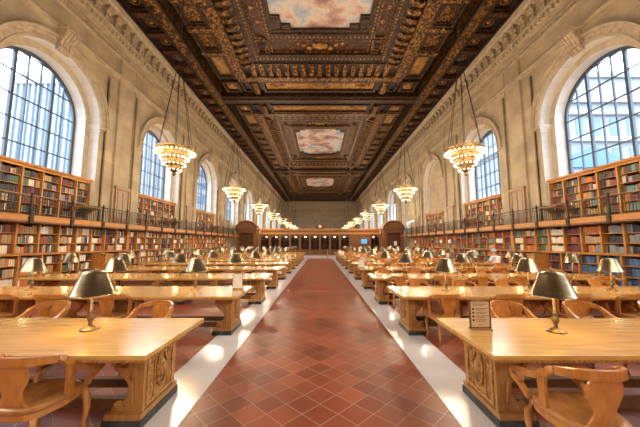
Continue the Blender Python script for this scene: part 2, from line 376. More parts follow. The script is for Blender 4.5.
# ceiling
b=MB(); b.box(-HX-.2,HX+.2,YF-.2,YB+.2,16.35,16.6); ceil=struct(b,'ceiling',M['dwood'])
def ring(mb,xi,yi,xo,yo,zb,yc,zt=16.35,mi=0):
    mb.box(-xo,-xi,yc-yo,yc+yo,zb,zt,mi); mb.box(xi,xo,yc-yo,yc+yo,zb,zt,mi)
    mb.box(-xi,xi,yc-yo,yc-yi,zb,zt,mi); mb.box(-xi,xi,yc+yi,yc+yo,zb,zt,mi)
def frame_y(mb,x0,x1,y0,y1,zb,zt,w,mi=0):
    mb.box(x0,x1,y0,y0+w,zb,zt,mi); mb.box(x0,x1,y1-w,y1,zb,zt,mi); mb.box(x0,x0+w,y0+w,y1-w,zb,zt,mi); mb.box(x1-w,x1,y0+w,y1-w,zb,zt,mi)
BAY=26.25
for kb in (-1,0,1,2,3):
    yc=12.2+BAY*kb
    if kb==-1: lo,hi=YF-.1,yc+BAY/2
    else: lo,hi=yc-BAY/2,yc+BAY/2
    if kb==3: hi=YB
    if kb in (0,1,2):
        m=MB(); m.box(-3.1,3.1,yc-5.0,yc+5.0,15.72,15.8)
        mu=m.build('ceiling_mural',M['mural'],ceil)
        g=MB(); ring(g,3.1,5.0,3.28,5.3,15.55,yc)
        for sx in (-1,1):
            for sy in (-1,1):
                g.box(sx*2.5,sx*3.2,yc+sy*3.9,yc+sy*5.1,15.58,16.2); g.box(sx*1.9,sx*2.6,yc+sy*4.6,yc+sy*5.1,15.58,16.2)
                g.box(sx*2.62,sx*3.08,yc+sy*4.1,yc+sy*4.5,15.54,15.6)
        g.build('mural_frame',M['walnutrel'],ceil)
        g=MB(); ring(g,3.28,5.3,3.62,5.9,15.50,yc); ring(g,4.5,7.3,5.05,8.2,15.42,yc)
        g.build('ceiling_moulding',M['walnutrel'],ceil)
        g=MB()
        for (a,bb,z) in ((3.45,5.6,15.50),(4.72,7.75,15.42)):
            n=int(2*bb/.27)
            for j in range(n+1):
                for sx in (-1,1): g.tbox(sx*a,yc-bb+2*bb*j/n,z-.05,z,.03,.03,.06,.06)
            n=int(2*a/.27)
            for j in range(1,n):
                for sy in (-1,1): g.tbox(-a+2*a*j/n,yc+sy*bb,z-.05,z,.03,.03,.06,.06)
        g.build('gilt_beading',M['goldrel'],ceil)
        g=MB(); ring(g,3.62,5.9,4.5,7.3,15.68,yc); g.build('carved_panel_ring',M['redwood'],ceil)
        g=MB()
        for sx in (-1,1):
            for sy in (-1,1):
                frame_y(g,sx*4.06-.44,sx*4.06+.44,yc+sy*6.6-.7,yc+sy*6.6+.7,15.52,15.7,.1)
                frame_y(g,sx*4.06-.28,sx*4.06+.28,yc+sy*6.6-.45,yc+sy*6.6+.45,15.58,15.7,.06)
        for sy in (-1,1):
            frame_y(g,-3.5,3.5,yc+sy*6.6-.66,yc+sy*6.6+.66,15.55,15.7,.09)
        for sx in (-1,1):
            frame_y(g,sx*4.06-.42,sx*4.06+.42,yc-5.8,yc+5.8,15.55,15.7,.08)
        g.build('panel_moulding',M['goldband'],ceil)
        g=MB()
        for sx in (-1,1):
            for sy in (-1,1): g.ball((sx*4.06,yc+sy*6.6,15.66),.24,10,sz=.45)
        g.build('medallion',M['dwood'],ceil)
        g=MB()      # gilded figure groups and scrolls in the inner panels
        for sy in (-1,1):
            for sx in (-1,1):
                for j in range(5):
                    a=j/4; g.ball((sx*(.35+a*1.6),yc+sy*(6.6+.25*math.sin(a*7)),15.64),.26-.15*a,8,sz=.5)
            g.ball((0,yc+sy*6.6,15.62),.34,10,sz=.5)
        for sx in (-1,1):
            for j in range(9): g.ball((sx*(4.06+.12*math.sin(j*2.1)),yc-4.4+j*1.1,15.66),.17,8,sz=.5)
        g.build('gilt_relief',M['goldrel'],ceil)
        g=MB(); ring(g,5.05,8.2,6.0,9.6,15.34,yc); g.build('cove_bed',M['dwood'],ceil)
        g=MB()
        def modx(sx,y):
            g.prism([(sx*5.1,15.34),(sx*5.95,15.34),(sx*5.95,15.12),(sx*5.6,15.10),(sx*5.35,15.2)],'y',y-.17,y+.17)
        def mody(sy,x):
            g.prism([(yc+sy*8.3,15.34),(yc+sy*9.5,15.34),(yc+sy*9.5,15.12),(yc+sy*9.0,15.10),(yc+sy*8.6,15.2)],'x',x-.17,x+.17)
        n=26
        for j in range(n+1):
            for sx in (-1,1): modx(sx,yc-8.3+16.6*j/n)
        for j in range(17):
            for sy in (-1,1): mody(sy,-5.2+10.4*j/16)
        g.build('modillion_row',M['goldband'],ceil)
        g=MB(); ring(g,6.0,9.6,6.78,10.15,15.05,yc); g.build('scroll_band',M['goldband'],ceil)
        g=MB(); ring(g,6.78,10.15,8.38,12.0,15.34,yc); g.build('coffer_field',M['dwood'],ceil)
        g=MB(); p=MB(); r=MB()
        for sx in (-1,1):
            ys=[-10.0,-6.75]+[-6.75+2.25*j for j in range(1,7)]+[10.0]
            for y0,y1 in zip(ys,ys[1:]):
                a0,a1=yc+y0,yc+y1; xm=sx*7.58
                g.box(xm-.8,xm+.8,a0-.16,a0+.16,15.08,15.4,1)
                frame_y(g,xm-.74,xm+.74,a0+.2,a1-.2,15.12,15.4,.16)
                frame_y(g,xm-.56,xm+.56,a0+.38,a1-.38,15.2,15.4,.12)
                (p if (y1-y0)>3 else r).box(xm-.44,xm+.44,a0+.5,a1-.5,15.3,15.4)
            for sy in (-1,1):
                frame_y(g,sx*7.58-.7,sx*7.58+.7,yc+sy*11.1-.8,yc+sy*11.1+.8,15.1,15.4,.2); p.box(sx*7.58-.45,sx*7.58+.45,yc+sy*11.1-.55,yc+sy*11.1+.55,15.26,15.4)
                p.ball((sx*7.58,yc+sy*11.1,15.22),.4,10,sz=.4)
        for sy in (-1,1):
            frame_y(g,-4.9,4.9,yc+sy*11.1-.82,yc+sy*11.1+.82,15.1,15.4,.2)
            p.box(-4.65,4.65,yc+sy*11.1-.6,yc+sy*11.1+.6,15.28,15.4)
            for sx in (-1,1):
                g.prism([(sx*5.3,15.34),(sx*5.3,15.0),(sx*5.55,14.92),(sx*5.8,15.0),(sx*5.8,15.34)],'y',yc+sy*11.1-.85,yc+sy*11.1+.85,1)
                frame_y(g,sx*6.3-.35,sx*6.3+.35,yc+sy*11.1-.8,yc+sy*11.1+.8,15.14,15.4,.12)
                for j in range(4): p.ball((sx*(4.1-j*.33),yc+sy*11.1+.12*math.sin(j*2),15.26),.24-.02*j,8,sz=.5)
        g.build('coffer_moulding',[M['walnutrel'],M['goldband']],ceil)
        p.build('gilded_panel',M['goldpanel'],ceil); r.build('rosette_panel',M['goldband'],ceil)
    else:
        g=MB(); g.box(-8.38,8.38,lo,hi,15.3,16.3); g.build('coffer_field',M['walnutrel'],ceil)
    if kb<3:
        g=MB(); g.box(-8.98,8.98,hi-.62,hi+.62,15.0,16.3); g.box(-8.98,8.98,hi-.28,hi+.28,14.88,15.0)
        g.build('ceiling_beam',M['walnutrel'],ceil)
g=MB(); g2=MB(); g3=MB(); g4=MB()
for s in (-1,1):
    g.box(s*8.98,s*9.76,YF,YB,14.98,16.3); g2.box(s*8.92,s*9.04,YF,YB,14.9,15.1); g2.box(s*9.70,s*9.82,YF,YB,14.9,15.1)
    g2.box(s*9.76,s*11.3,YF,YB,15.34,16.3); g2.box(s*11.1,s*11.35,YF,YB,14.98,15.3)
    y=YF+.4
    while y<YB-1.5:
        g3.box(s*9.8,s*11.12,y,y+.34,15.08,15.36)
        frame_y(g2,s*10.46-.6,s*10.46+.6,y+.40,y+1.60,15.2,15.36,.12)
        g4.ball((s*10.46,y+1.0,15.32),.13,8,sz=.6); g4.lathe([(.27,15.31),(.27,15.28),(.30,15.28),(.30,15.31)],(s*10.46,y+1.0,0),12,0)
        y+=1.66
g.build('gilded_beam',M['goldband'],ceil); g2.build('coffer_moulding',M['dwood'],ceil); g3.build('coffer_divider',M['redwood'],ceil); g4.build('rosette',M['goldrel'],ceil)

# windows
def make_window(s,k,idx):
    yc=W0+PITCH*k; x=s*(HX+1.08)
    fr=MB(); n=24; R0=RI+.05; R1=RI-.14
    P=[(-R0,4.7)]+[(-R0*math.cos(PI*i/n),SPR+R0*math.sin(PI*i/n)) for i in range(n+1)]+[(R0,4.7)]
    Q=[(-R1,4.7)]+[(-R1*math.cos(PI*i/n),SPR+R1*math.sin(PI*i/n)) for i in range(n+1)]+[(R1,4.7)]
    for i in range(len(P)-1):
        for xx in (-.06,.06): fr.quad((xx,)+P[i],(xx,)+P[i+1],(xx,)+Q[i+1],(xx,)+Q[i])
        fr.quad((-.06,)+Q[i],(-.06,)+Q[i+1],(.06,)+Q[i+1],(.06,)+Q[i])
    fr.box(-.08,.08,-R0,R0,4.66,4.82)
    w=fr.build('window_%d'%idx,M['iron'],None,(x,yc,0),kind='structure')
    g=MB(); rg=RI-.05
    pts=[(0,-rg,4.75)]+[(0,-rg*math.cos(PI*i/n),SPR+rg*math.sin(PI*i/n)) for i in range(n+1)]+[(0,rg,4.75)]
    g.add(pts,[tuple(range(len(pts)))]); g.build('window_pane',M['glass'],w,(s*.01,0,0))
    for j in range(6):
        y=-1.45+.58*j; th=.055 if j in (1,4) else .022
        zt=SPR+math.sqrt(max(.01,(RI-.1)**2-y*y)); m=MB(); d=.06 if j in (1,4) else .035
        m.box(-d,d,y-th,y+th,4.8,zt); m.build('mullion',M['iron'],w)
    for j in range(6):
        z=5.0+1.0*j; hw=RI-.1 if z<=SPR else math.sqrt(max(.01,(RI-.1)**2-(z-SPR)**2))
        m=MB(); m.box(-.03,.03,-hw,hw,z-.022,z+.022); m.build('glazing_bar',M['iron'],w)
    return w
idx=1
for s in (-1,1):
    for k in KS:
        if (s,k) in BLIND: continue
        make_window(s,k,idx); idx+=1
        L=bpy.data.lights.new('window_portal','AREA'); L.shape='RECTANGLE'; L.size=5.4; L.size_y=4.4; L.cycles.is_portal=True
        o=bpy.data.objects.new('window_portal',L); C.objects.link(o); o.location=(s*(HX+1.2),W0+PITCH*k,7.5); o.rotation_euler=(0,s*PI/2,0)
# wall doors at gallery level
di=1
for s in (-1,1):
    for k in range(0,4):
        yc=W0+PITCH*(k+.5)+.15; x=HX-.08
        d=MB(); d.box(s*x,s*(x-.05),yc-.52,yc+.52,2.6,4.82)
        d.box(s*x,s*(x-.09),yc-.60,yc-.48,2.6,4.9); d.box(s*x,s*(x-.09),yc+.48,yc+.60,2.6,4.9); d.box(s*x,s*(x-.14),yc-.68,yc+.68,4.82,5.0)
        dd=d.build('door_%d'%di,M['doorwood'],None,kind='structure')
        for z0,z1 in ((2.75,3.5),(3.62,4.68)):
            for y0,y1 in ((yc-.40,yc-.04),(yc+.04,yc+.40)):
                e=MB(); e.box(s*(x-.04),s*(x-.075),y0,y1,z0,z1); e.build('door_panel',M['doorwood'],dd)
        di+=1

# ------------------------------------------------------------------ camera maths for choosing the largest books
FPX=284.0; PIT=math.atan(29.5/FPX); CH=1.72
def px(X,Y,Z):
    Z-=CH; d=Y*math.cos(PIT)+Z*math.sin(PIT); u=-Y*math.sin(PIT)+Z*math.cos(PIT)
    return 320+FPX*X/d,213.5-FPX*u/d,d

# ------------------------------------------------------------------ bookcases and books
BC=[('black',(.022,.022,.026)),('brown',(.085,.042,.022)),('tan',(.36,.24,.13)),('red',(.24,.05,.035)),('maroon',(.115,.02,.022)),
    ('navy',(.022,.035,.09)),('blue',(.05,.11,.21)),('green',(.06,.105,.06)),('grey',(.22,.22,.22)),('cream',(.62,.55,.42)),
    ('orange',(.48,.15,.035)),('teal',(.10,.19,.18)),('ochre',(.42,.27,.06)),('white',(.68,.67,.63))]
BM=[mat('%s_book_cloth'%n,c,.55,c2=tuple(v*1.25+.01 for v in c),scale=30) for n,c in BC]
BOOKS=[]
SH=['top','second','third','fourth','fifth','sixth','lowest']
LASTS=['last','second-last','third-last','fourth-last','fifth-last','sixth-last','seventh-last','eighth-last','ninth-last','tenth-last']+['far-off']*40
def fill(s,xf,y0,y1,z,h,bias,desc,coarse):
    y=y0+.01; i=0; avail=y1-y0-.02
    if rnd.random()<.25: y1-=rnd.uniform(.05,.22)
    run=bias[0]; left=0
    while True:
        if left<=0:
            run=rnd.choices(bias,k=1)[0]; left=rnd.choice((1,1,2,3,5,8)); rh=rnd.uniform(.66,.93); rt=rnd.uniform(.024,.05)*coarse
        left-=1
        t=rt*rnd.uniform(.85,1.15)
        if y+t>y1-.005: break
        BOOKS.append((s,xf+rnd.uniform(0,.025),y,t,z,h*rh*rnd.uniform(.95,1.03),rnd.uniform(.17,.21),run,desc,i)); y+=t+.0015; i+=1
def bookcase(s,xf,depth,y0,y1,z0,rows,rh,nb,name,label,cat,wide_ends=.05,cornice=True,biasf=None,desc=None,ledge=0,group=None,top_up=.2):
    """built-in case: front at xf, runs along the wall"""
    o=bpy.data.objects.new('bookcase',None); C.objects.link(o); o.location=(s*xf,(y0+y1)/2,z0); tag(o,label,'bookcase',group)
    ox,oy,oz=s*xf,(y0+y1)/2,z0
    def bx(nm,m,xa,xb,ya,yb,za,zb,extra=None):
        b=MB(); b.box(s*xa-ox,s*xb-ox,ya-oy,yb-oy,za-oz,zb-oz)
        if extra: extra(b)
        return b.build(nm,m,o)
    top=z0+rows*rh
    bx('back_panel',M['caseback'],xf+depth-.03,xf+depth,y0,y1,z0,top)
    bw=(y1-y0)/nb
    for i in range(nb+1):
        y=y0+bw*i; w=.032 if 0<i<nb else wide_ends
        bx('upright',M['case'],xf-.012,xf+depth-.03,max(y0,y-w),min(y1,y+w),z0,top)
    for r in range(rows+1):
        z=z0+rh*r; bx('shelf_board',M['case'],xf+.015,xf+depth-.03,y0,y1,z,z+.022)
    if cornice:
        b=MB()
        b.prism([(s*(xf-.02)-ox,top-oz),(s*(xf-.02)-ox,top+.07-oz),(s*(xf-.10)-ox,top+.12-oz),(s*(xf-.12)-ox,top+top_up-oz),(s*(xf+depth)-ox,top+top_up-oz),(s*(xf+depth)-ox,top-oz)],'y',y0-oy,y1-oy)
        b.build('cornice',M['case'],o)
    if ledge: bx('ledge',M['case'],xf-ledge,xf+.05,y0,y1,top+.0,top+.045)
    for i in range(nb):
        for r in range(rows):
            ya,yb=y0+bw*i+.035,y0+bw*(i+1)-.035
            fill(s,xf+.075,ya,yb,z0+rh*r+.029,rh-.035,biasf(i,r),(desc,SH[rows-1-r],LASTS[nb-1-i]),1 if (ya<24) else 1.8)
    return o
def bias_left(i,r): return [0,0,0,1,1,1,2,3,4,4,5,8,9,7,0,2]
def bias_lower_left(i,r): return [0,1,2,2,3,4,8,9,9,9,13,13,5,7,10,2]
def bias_right(i,r): return [0,1,2,4,4,3,12,9,8,1,0,10,7,11]
_rb={}
def bias_lower_right(i,r):
    if (i,r) not in _rb:
        c=rnd.choice((7,4,6,4,7,9,10,11,3,6,2,4,13)); _rb[(i,r)]=[c]*7+[rnd.choice((2,9,0,4))]
    return _rb[(i,r)]
NEARW={-1:'left',1:'right'}
RW={2:(8,8,0),3:(8,0,8),4:(8,2,10),5:(4,3,4),6:(9,9,13),7:(7,7,2),8:(10,3,9),9:(7,9,11)}
def bias_right_wall(i,r):
    c=RW.get(i,(0,1,4)); return [c[r%3]]*5+list(c)
def bias_right_base(i,r): return [6]*6+[5,0] if i in (2,3,4) else ([5,0,3,0,6,4] if i>4 else bias_lower_right(i,r))
for s in (-1,1):
    sd=NEARW[s]
    for k in range(0,3):
        yc=W0+PITCH*k
        bookcase(s,12.1,.78,yc-2.58,yc+2.58,2.62,6,.365,6,'bookcase',
            'oak gallery bookcase below the %s arched %s on the %s wall'%(['nearest','second','third'][k],'niche' if (s,k) in BLIND else 'window',sd),'bookcase',
            biasf=bias_left if s<0 else bias_right,desc='%s gallery case%s'%(sd,['',' two',' three'][k]))
    ys=[7.9,16.6,25.35,34.2]
    for j,(a,c) in enumerate(zip(ys,ys[1:])):
        where=['nearest','middle','farthest'][j]
        BL_=bias_lower_left if s<0 else (bias_right_base if j==0 else bias_lower_right); BW_=bias_lower_left if s<0 else (bias_right_wall if j==0 else bias_lower_right)
        bookcase(s,11.02,.85,a,c,.10,3,.385,10,'bookcase','low oak base bookcase with a ledge, %s run along the %s wall'%(where,sd),'bookcase',
            cornice=False,biasf=BL_,desc='%s base case%s'%(sd,['',' two',' three'][j]),ledge=.06,wide_ends=.05 if j!=1 else .16)
        bookcase(s,11.22,.65,a,c,1.305,3,.385,10,'bookcase','tall oak bookcase under the gallery, %s run along the %s wall'%(where,sd),'bookcase',
            cornice=False,biasf=BW_,desc='%s wall case%s'%(sd,['',' two',' three'][j]),wide_ends=.05 if j!=1 else .16)
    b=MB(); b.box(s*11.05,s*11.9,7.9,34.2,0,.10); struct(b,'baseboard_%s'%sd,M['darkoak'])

def book_size(bk):
    s,xf,y,t,z,h,d,c,desc,i=bk
    x,yy,dd=px(s*xf,y,z+h/2)
    if not (2<x<638 and 0<yy<425): return 0
    if 'base' in desc[0]: return 0
    x2,y2,d2=px(s*xf,y+t,z+h/2)
    return abs(x2-x)*FPX*h/dd
order=sorted(range(len(BOOKS)),key=lambda i:-book_size(BOOKS[i]))
big=set(order[:300])
stuff=MB()
def book_shape(mb,s,t,h,d,x=0,y=0,z=0,mi=0,full=True):
    if full:   # rounded spine, two boards standing proud of the page block
        r=.008
        prof=[(s*(x+r),y),(s*(x+.002),y+t*.22),(s*x,y+t*.5),(s*(x+.002),y+t*.78),(s*(x+r),y+t),(s*(x+d),y+t),(s*(x+d),y)]
        n=len(prof); vs=[(p,q,z) for p,q in prof]+[(p,q,z+h-.004) for p,q in prof]
        mb.add(vs,[(i,(i+1)%n,n+(i+1)%n,n+i) for i in range(n)]+[tuple(range(n))[::-1],tuple(range(n,2*n))],mi)
        mb.box(s*(x+r),s*(x+d),y,y+.003,z+h-.004,z+h,mi); mb.box(s*(x+r),s*(x+d),y+t-.003,y+t,z+h-.004,z+h,mi)
    else: mb.box(s*x,s*(x+d),y,y+t,z,z+h,mi)
for i,bk in enumerate(BOOKS):
    s,xf,y,t,z,h,d,c,desc,n=bk
    if i in big:
        m=MB(); book_shape(m,s,t,h,d)
        m.build('book',BM[c],None,(s*xf,y,z),label='%s book, %s from near side, %s shelf, %s bay of %s'%(BC[c][0],ORD[min(n,len(ORD)-1)],desc[1],desc[2],desc[0]),
                cat='book',group='books in the %s'%desc[0])
    else: book_shape(stuff,s,t,h,d,xf,y,z,c,False)
o=stuff.build('shelved_books',BM,label='rows of worn cloth-bound books filling the more distant shelves of both walls',cat='books',kind='stuff')

# ------------------------------------------------------------------ galleries
for s in (-1,1):
    sd=NEARW[s]; Y0,Y1=6.5,38.0
    g=bpy.data.objects.new('gallery_walkway',None); C.objects.link(g); g.location=(s*10.9,0,2.53)
    tag(g,'narrow oak gallery walkway with dark iron railing along the %s wall'%sd,'gallery')
    X0=s*10.9
    def gb(nm,m,fn):
        b=MB(); fn(b); return b.build(nm,m,g)
    gb('deck',M['case'],lambda b:b.box(s*10.86-X0,s*11.9-X0,Y0,Y1,-.0,.07))
    gb('fascia',M['case'],lambda b:(b.box(s*10.84-X0,s*10.9-X0,Y0,Y1,.02,.20),b.box(s*10.81-X0,s*10.9-X0,Y0,Y1,.19,.23)))
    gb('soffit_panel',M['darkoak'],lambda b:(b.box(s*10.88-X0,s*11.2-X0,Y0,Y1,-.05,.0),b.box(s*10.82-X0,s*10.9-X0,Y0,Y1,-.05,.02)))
    gb('handrail',M['blackiron'],lambda b:b.box(-.028,.028,Y0,Y1,.93,.97))
    y=7.05; ys=[]
    while y<Y1: ys.append(y); y+=1.775
    for y in ys:
        b=MB(); b.lathe([(.001,-.12),(.04,-.09),(.07,-.02),(.05,.04),(.09,.10),(.10,.16),(.07,.22),(.05,.27),(.042,.5),(.055,.55),(.042,.6),(.038,.9),(.055,.93),(.055,.98),(.03,1.01),(.045,1.05),(.001,1.09)],(-s*.04,y,0),8)
        b.box(-.06-s*.06,.06-s*.06,y-.07,y+.07,-.06,.24)
        b.build('railing_post',M['blackiron'],g)
    for a,c in zip(ys,ys[1:]):
        b=MB(); n=16
        for j in range(1,n): yy=a+(c-a)*j/n; b.box(-.006,.006,yy-.007,yy+.007,.26,.93)
        b.box(-.012,.012,a,c,.25,.275); b.box(-.01,.01,a,c,.78,.80)
        b.build('railing_panel',M['blackiron'],g)
    for k in range(3):
        yc=W0+PITCH*k
        if (s,k)==(1,2): continue
        o=bpy.data.objects.new('reading_ledge',None); C.objects.link(o); o.location=(s*11.66,yc+1.88,3.47)
        tag(o,'small bracketed oak reading ledge at the %s gallery bookcase on the %s wall'%(['nearest','second','third'][k],sd),'shelf')
        b=MB(); b.box(-.38,.38,-.62,.62,0,.035); b.box(-.40,.40,-.64,.64,.035,.05); b.build('ledge_board',M['case'],o)
        for yy in (-.45,.45):
            b=MB(); b.prism([(s*.38,0),(s*.38,-.36),(s*.33,-.36),(s*.05,-.12),(-s*.28,-.03),(-s*.28,0)],'y',yy-.03,yy+.03); b.build('bracket',M['case'],o)

# ------------------------------------------------------------------ reading tables
TY0=2.54; TP=2.70; TW=1.23; TX0=1.49; TX1=8.40; NROW=11
def table_mesh():
    P={}
    b=MB(); L=TX1-TX0
    b.box(0,L,-TW/2,TW/2,.724,.76); b.box(.010,L-.010,-TW/2+.010,TW/2-.010,.700,.724)
    P['tabletop']=(b.mesh('tabletop',M['tabletop']),)
    e=MB(); n=int(L/.045)
    for j in range(n):
        x=j*L/n
        for sy in (-1,1): e.tbox(x+L/n/2,sy*(TW/2-.007),.701,.723,.012,.006,.020,.008)
    n=int(TW/.045)
    for j in range(n):
        y=-TW/2+j*TW/n
        for x in (.002,L-.014): e.tbox(x+.005,y+TW/n/2,.701,.723,.006,.012,.008,.020)
    P['gadrooned_edge']=(e.mesh('gadrooned_edge',M['oak']),)
    def ped(carve):
        b=MB(); pr=[(0,.13),(.28,.13),(.27,.17),(.20,.20),(.14,.25),(.12,.31),(.13,.38),(.18,.44),(.26,.50),(.305,.565),(.305,.63),(.27,.675),(.20,.70),(0,.70)]
        b.prism(pr,'y',-.29,.29)
        b.box(-.03,.31,-.34,.34,.08,.13)
        b.box(-.015,.30,-.31,.31,.685,.70)
        for sy in (-1,1):
            b.box(-.02,.045,sy*.275-.02,sy*.275+.02,.13,.69)
            # spiral scrolls on the faces
            for cx,cz,r in ((.185,.59,.10),(.20,.18,.045)):
                pts=[]
                for q in range(22):
                    a=q*.55; rr=r*(1-q/25); pts.append((cx+rr*math.cos(a),sy*.295,cz+rr*math.sin(a)))
                b.tube(pts,.017,5)
            b.tube([(.07,sy*.295,.2),(.085,sy*.295,.3),(.085,sy*.295,.40),(.12,sy*.295,.5)],.016,5)
        me=b.mesh('pedestal',M['oak'])
        c=MB()
        c.box(-.016,.0,-.25,.25,.16,.67)
        for (y0,y1,z0,z1) in ((-.25,.25,.16,.19),(-.25,.25,.64,.67),(-.25,-.205,.19,.64),(.205,.25,.19,.64),(-.13,-.115,.19,.64),(.115,.13,.19,.64)): c.box(-.03,0,y0,y1,z0,z1)
        pts=[(-.03,0.085*math.cos(2*PI*q/20),.42+.17*math.sin(2*PI*q/20)) for q in range(21)]; c.tube(pts,.016,6)
        c.ball((-.012,0,.42),.06,10,sz=1.7)
        for sz in (-1,1):
            for sy in (-1,1): c.ball((-.012,sy*.168,.42+sz*.15),.03,8,sz=2)
        return me,c.mesh('carved_panel',M['carvedoak'])
    p,c=ped(True); P['pedestal']=(p,); P['carved_panel']=(c,)
    b=MB(); b.box(-.04,.32,-.35,.35,0,.08); P['plinth']=(b.mesh('plinth',M['plinth']),)
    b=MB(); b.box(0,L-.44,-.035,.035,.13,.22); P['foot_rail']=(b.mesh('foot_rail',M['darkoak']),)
    return P
TM=table_mesh()
def make_table(s,k):
    t=link('reading_table',None,None,(s*TX0,TY0+TP*k+TW/2,0))
    t.scale=(1,1,1)
    L=TX1-TX0
    if s<0: t.rotation_euler.z=PI
    for nm in ('tabletop','gadrooned_edge'): link(nm,TM[nm][0],t)
    for j,x in enumerate((.21,2.42,4.62,L-.21)):
        p=link('pedestal',TM['pedestal'][0],t,(x,0,0))
        if j==3: p.rotation_euler.z=PI
        if j in (0,3): link('carved_panel',TM['carved_panel'][0],p)
        link('plinth',TM['plinth'][0],p)
    for y in (-.2,.2): link('foot_rail',TM['foot_rail'][0],t,(.22,y,0))
    tag(t,'long honey oak reading table, %s %s the aisle'%(('nearest' if k==0 else ORD[k]+' row back'),'left of' if s<0 else 'right of'),'table','reading tables %s of the aisle'%NEARW[s])
    return t
for s in (-1,1):
    for k in range(NROW): make_table(s,k)

# ------------------------------------------------------------------ desk lamps
def lamp_meshes():
    D={}
    b=MB(); b.lathe([(.001,0),(.105,0),(.11,.008),(.10,.016),(.075,.026),(.06,.032),(.035,.05),(.001,.055)],seg=20); D['base']=b.mesh('base',M['bronze'])
    b=MB(); b.lathe([(.018,.045),(.026,.06),(.018,.08),(.032,.105),(.042,.135),(.034,.165),(.018,.19),(.028,.20),(.028,.212),(.016,.225),(.0155,.62),(.02,.64)],seg=14); D['stem']=b.mesh('stem',M['bronze'])
    b=MB(); b.lathe([(.245,.405),(.243,.415),(.235,.42),(.138,.655),(.130,.668),(.10,.682),(.05,.692),(.001,.694)],seg=28); b.lathe([(.240,.405),(.228,.424),(.133,.650),(.001,.680)],seg=28,mi=1)
    D['shade']=b.mesh('lamp_shade',[M['brass'],M['shadein']])
    b=MB(); b.lathe([(.02,.69),(.025,.70),(.012,.708),(.018,.72),(.001,.73)],seg=10); D['finial']=b.mesh('finial',M['bronze'])
    b=MB(); b.lathe([(.015,.46),(.03,.49),(.035,.52),(.02,.555),(.012,.57)],(.06,0,0),10); D['bulb']=b.mesh('bulb',M['bulb'])
    return D
LM=lamp_meshes()
LAMPW=bpy.data.lights.new('desk_lamp_glow','POINT'); LAMPW.energy=10.0; LAMPW.color=(1,.62,.25); LAMPW.shadow_soft_size=.09
def make_lamp(x,y,label,group,full):
    o=link('desk_lamp',None,None,(x,y,.76)); o.scale=(.88,.88,.94); tag(o,label,'lamp',group)
    link('base',LM['base'],o); link('stem',LM['stem'],o); sh=link('lamp_shade',LM['shade'],o); link('finial',LM['finial'],sh)
    if full: link('bulb',LM['bulb'],o)
    l=bpy.data.objects.new('desk_lamp_glow',LAMPW); C.objects.link(l); l.parent=o; l.location=(-.06,-.03,.48)
for s in (-1,1):
    for k in range(NROW):
        for j,xx in enumerate((2.57,4.25,5.95,7.55)):
            y=TY0+TP*k+TW/2
            if xx>1.17*(y+.3): continue
            make_lamp(s*xx,y+(.13 if s<0 else .05),'bronze shaded desk lamp, %s from the aisle on the %s table %s of the aisle'%(ORD[j],'nearest' if k==0 else ORD[k],NEARW[s]),'desk lamps %s of the aisle'%NEARW[s],k<4)

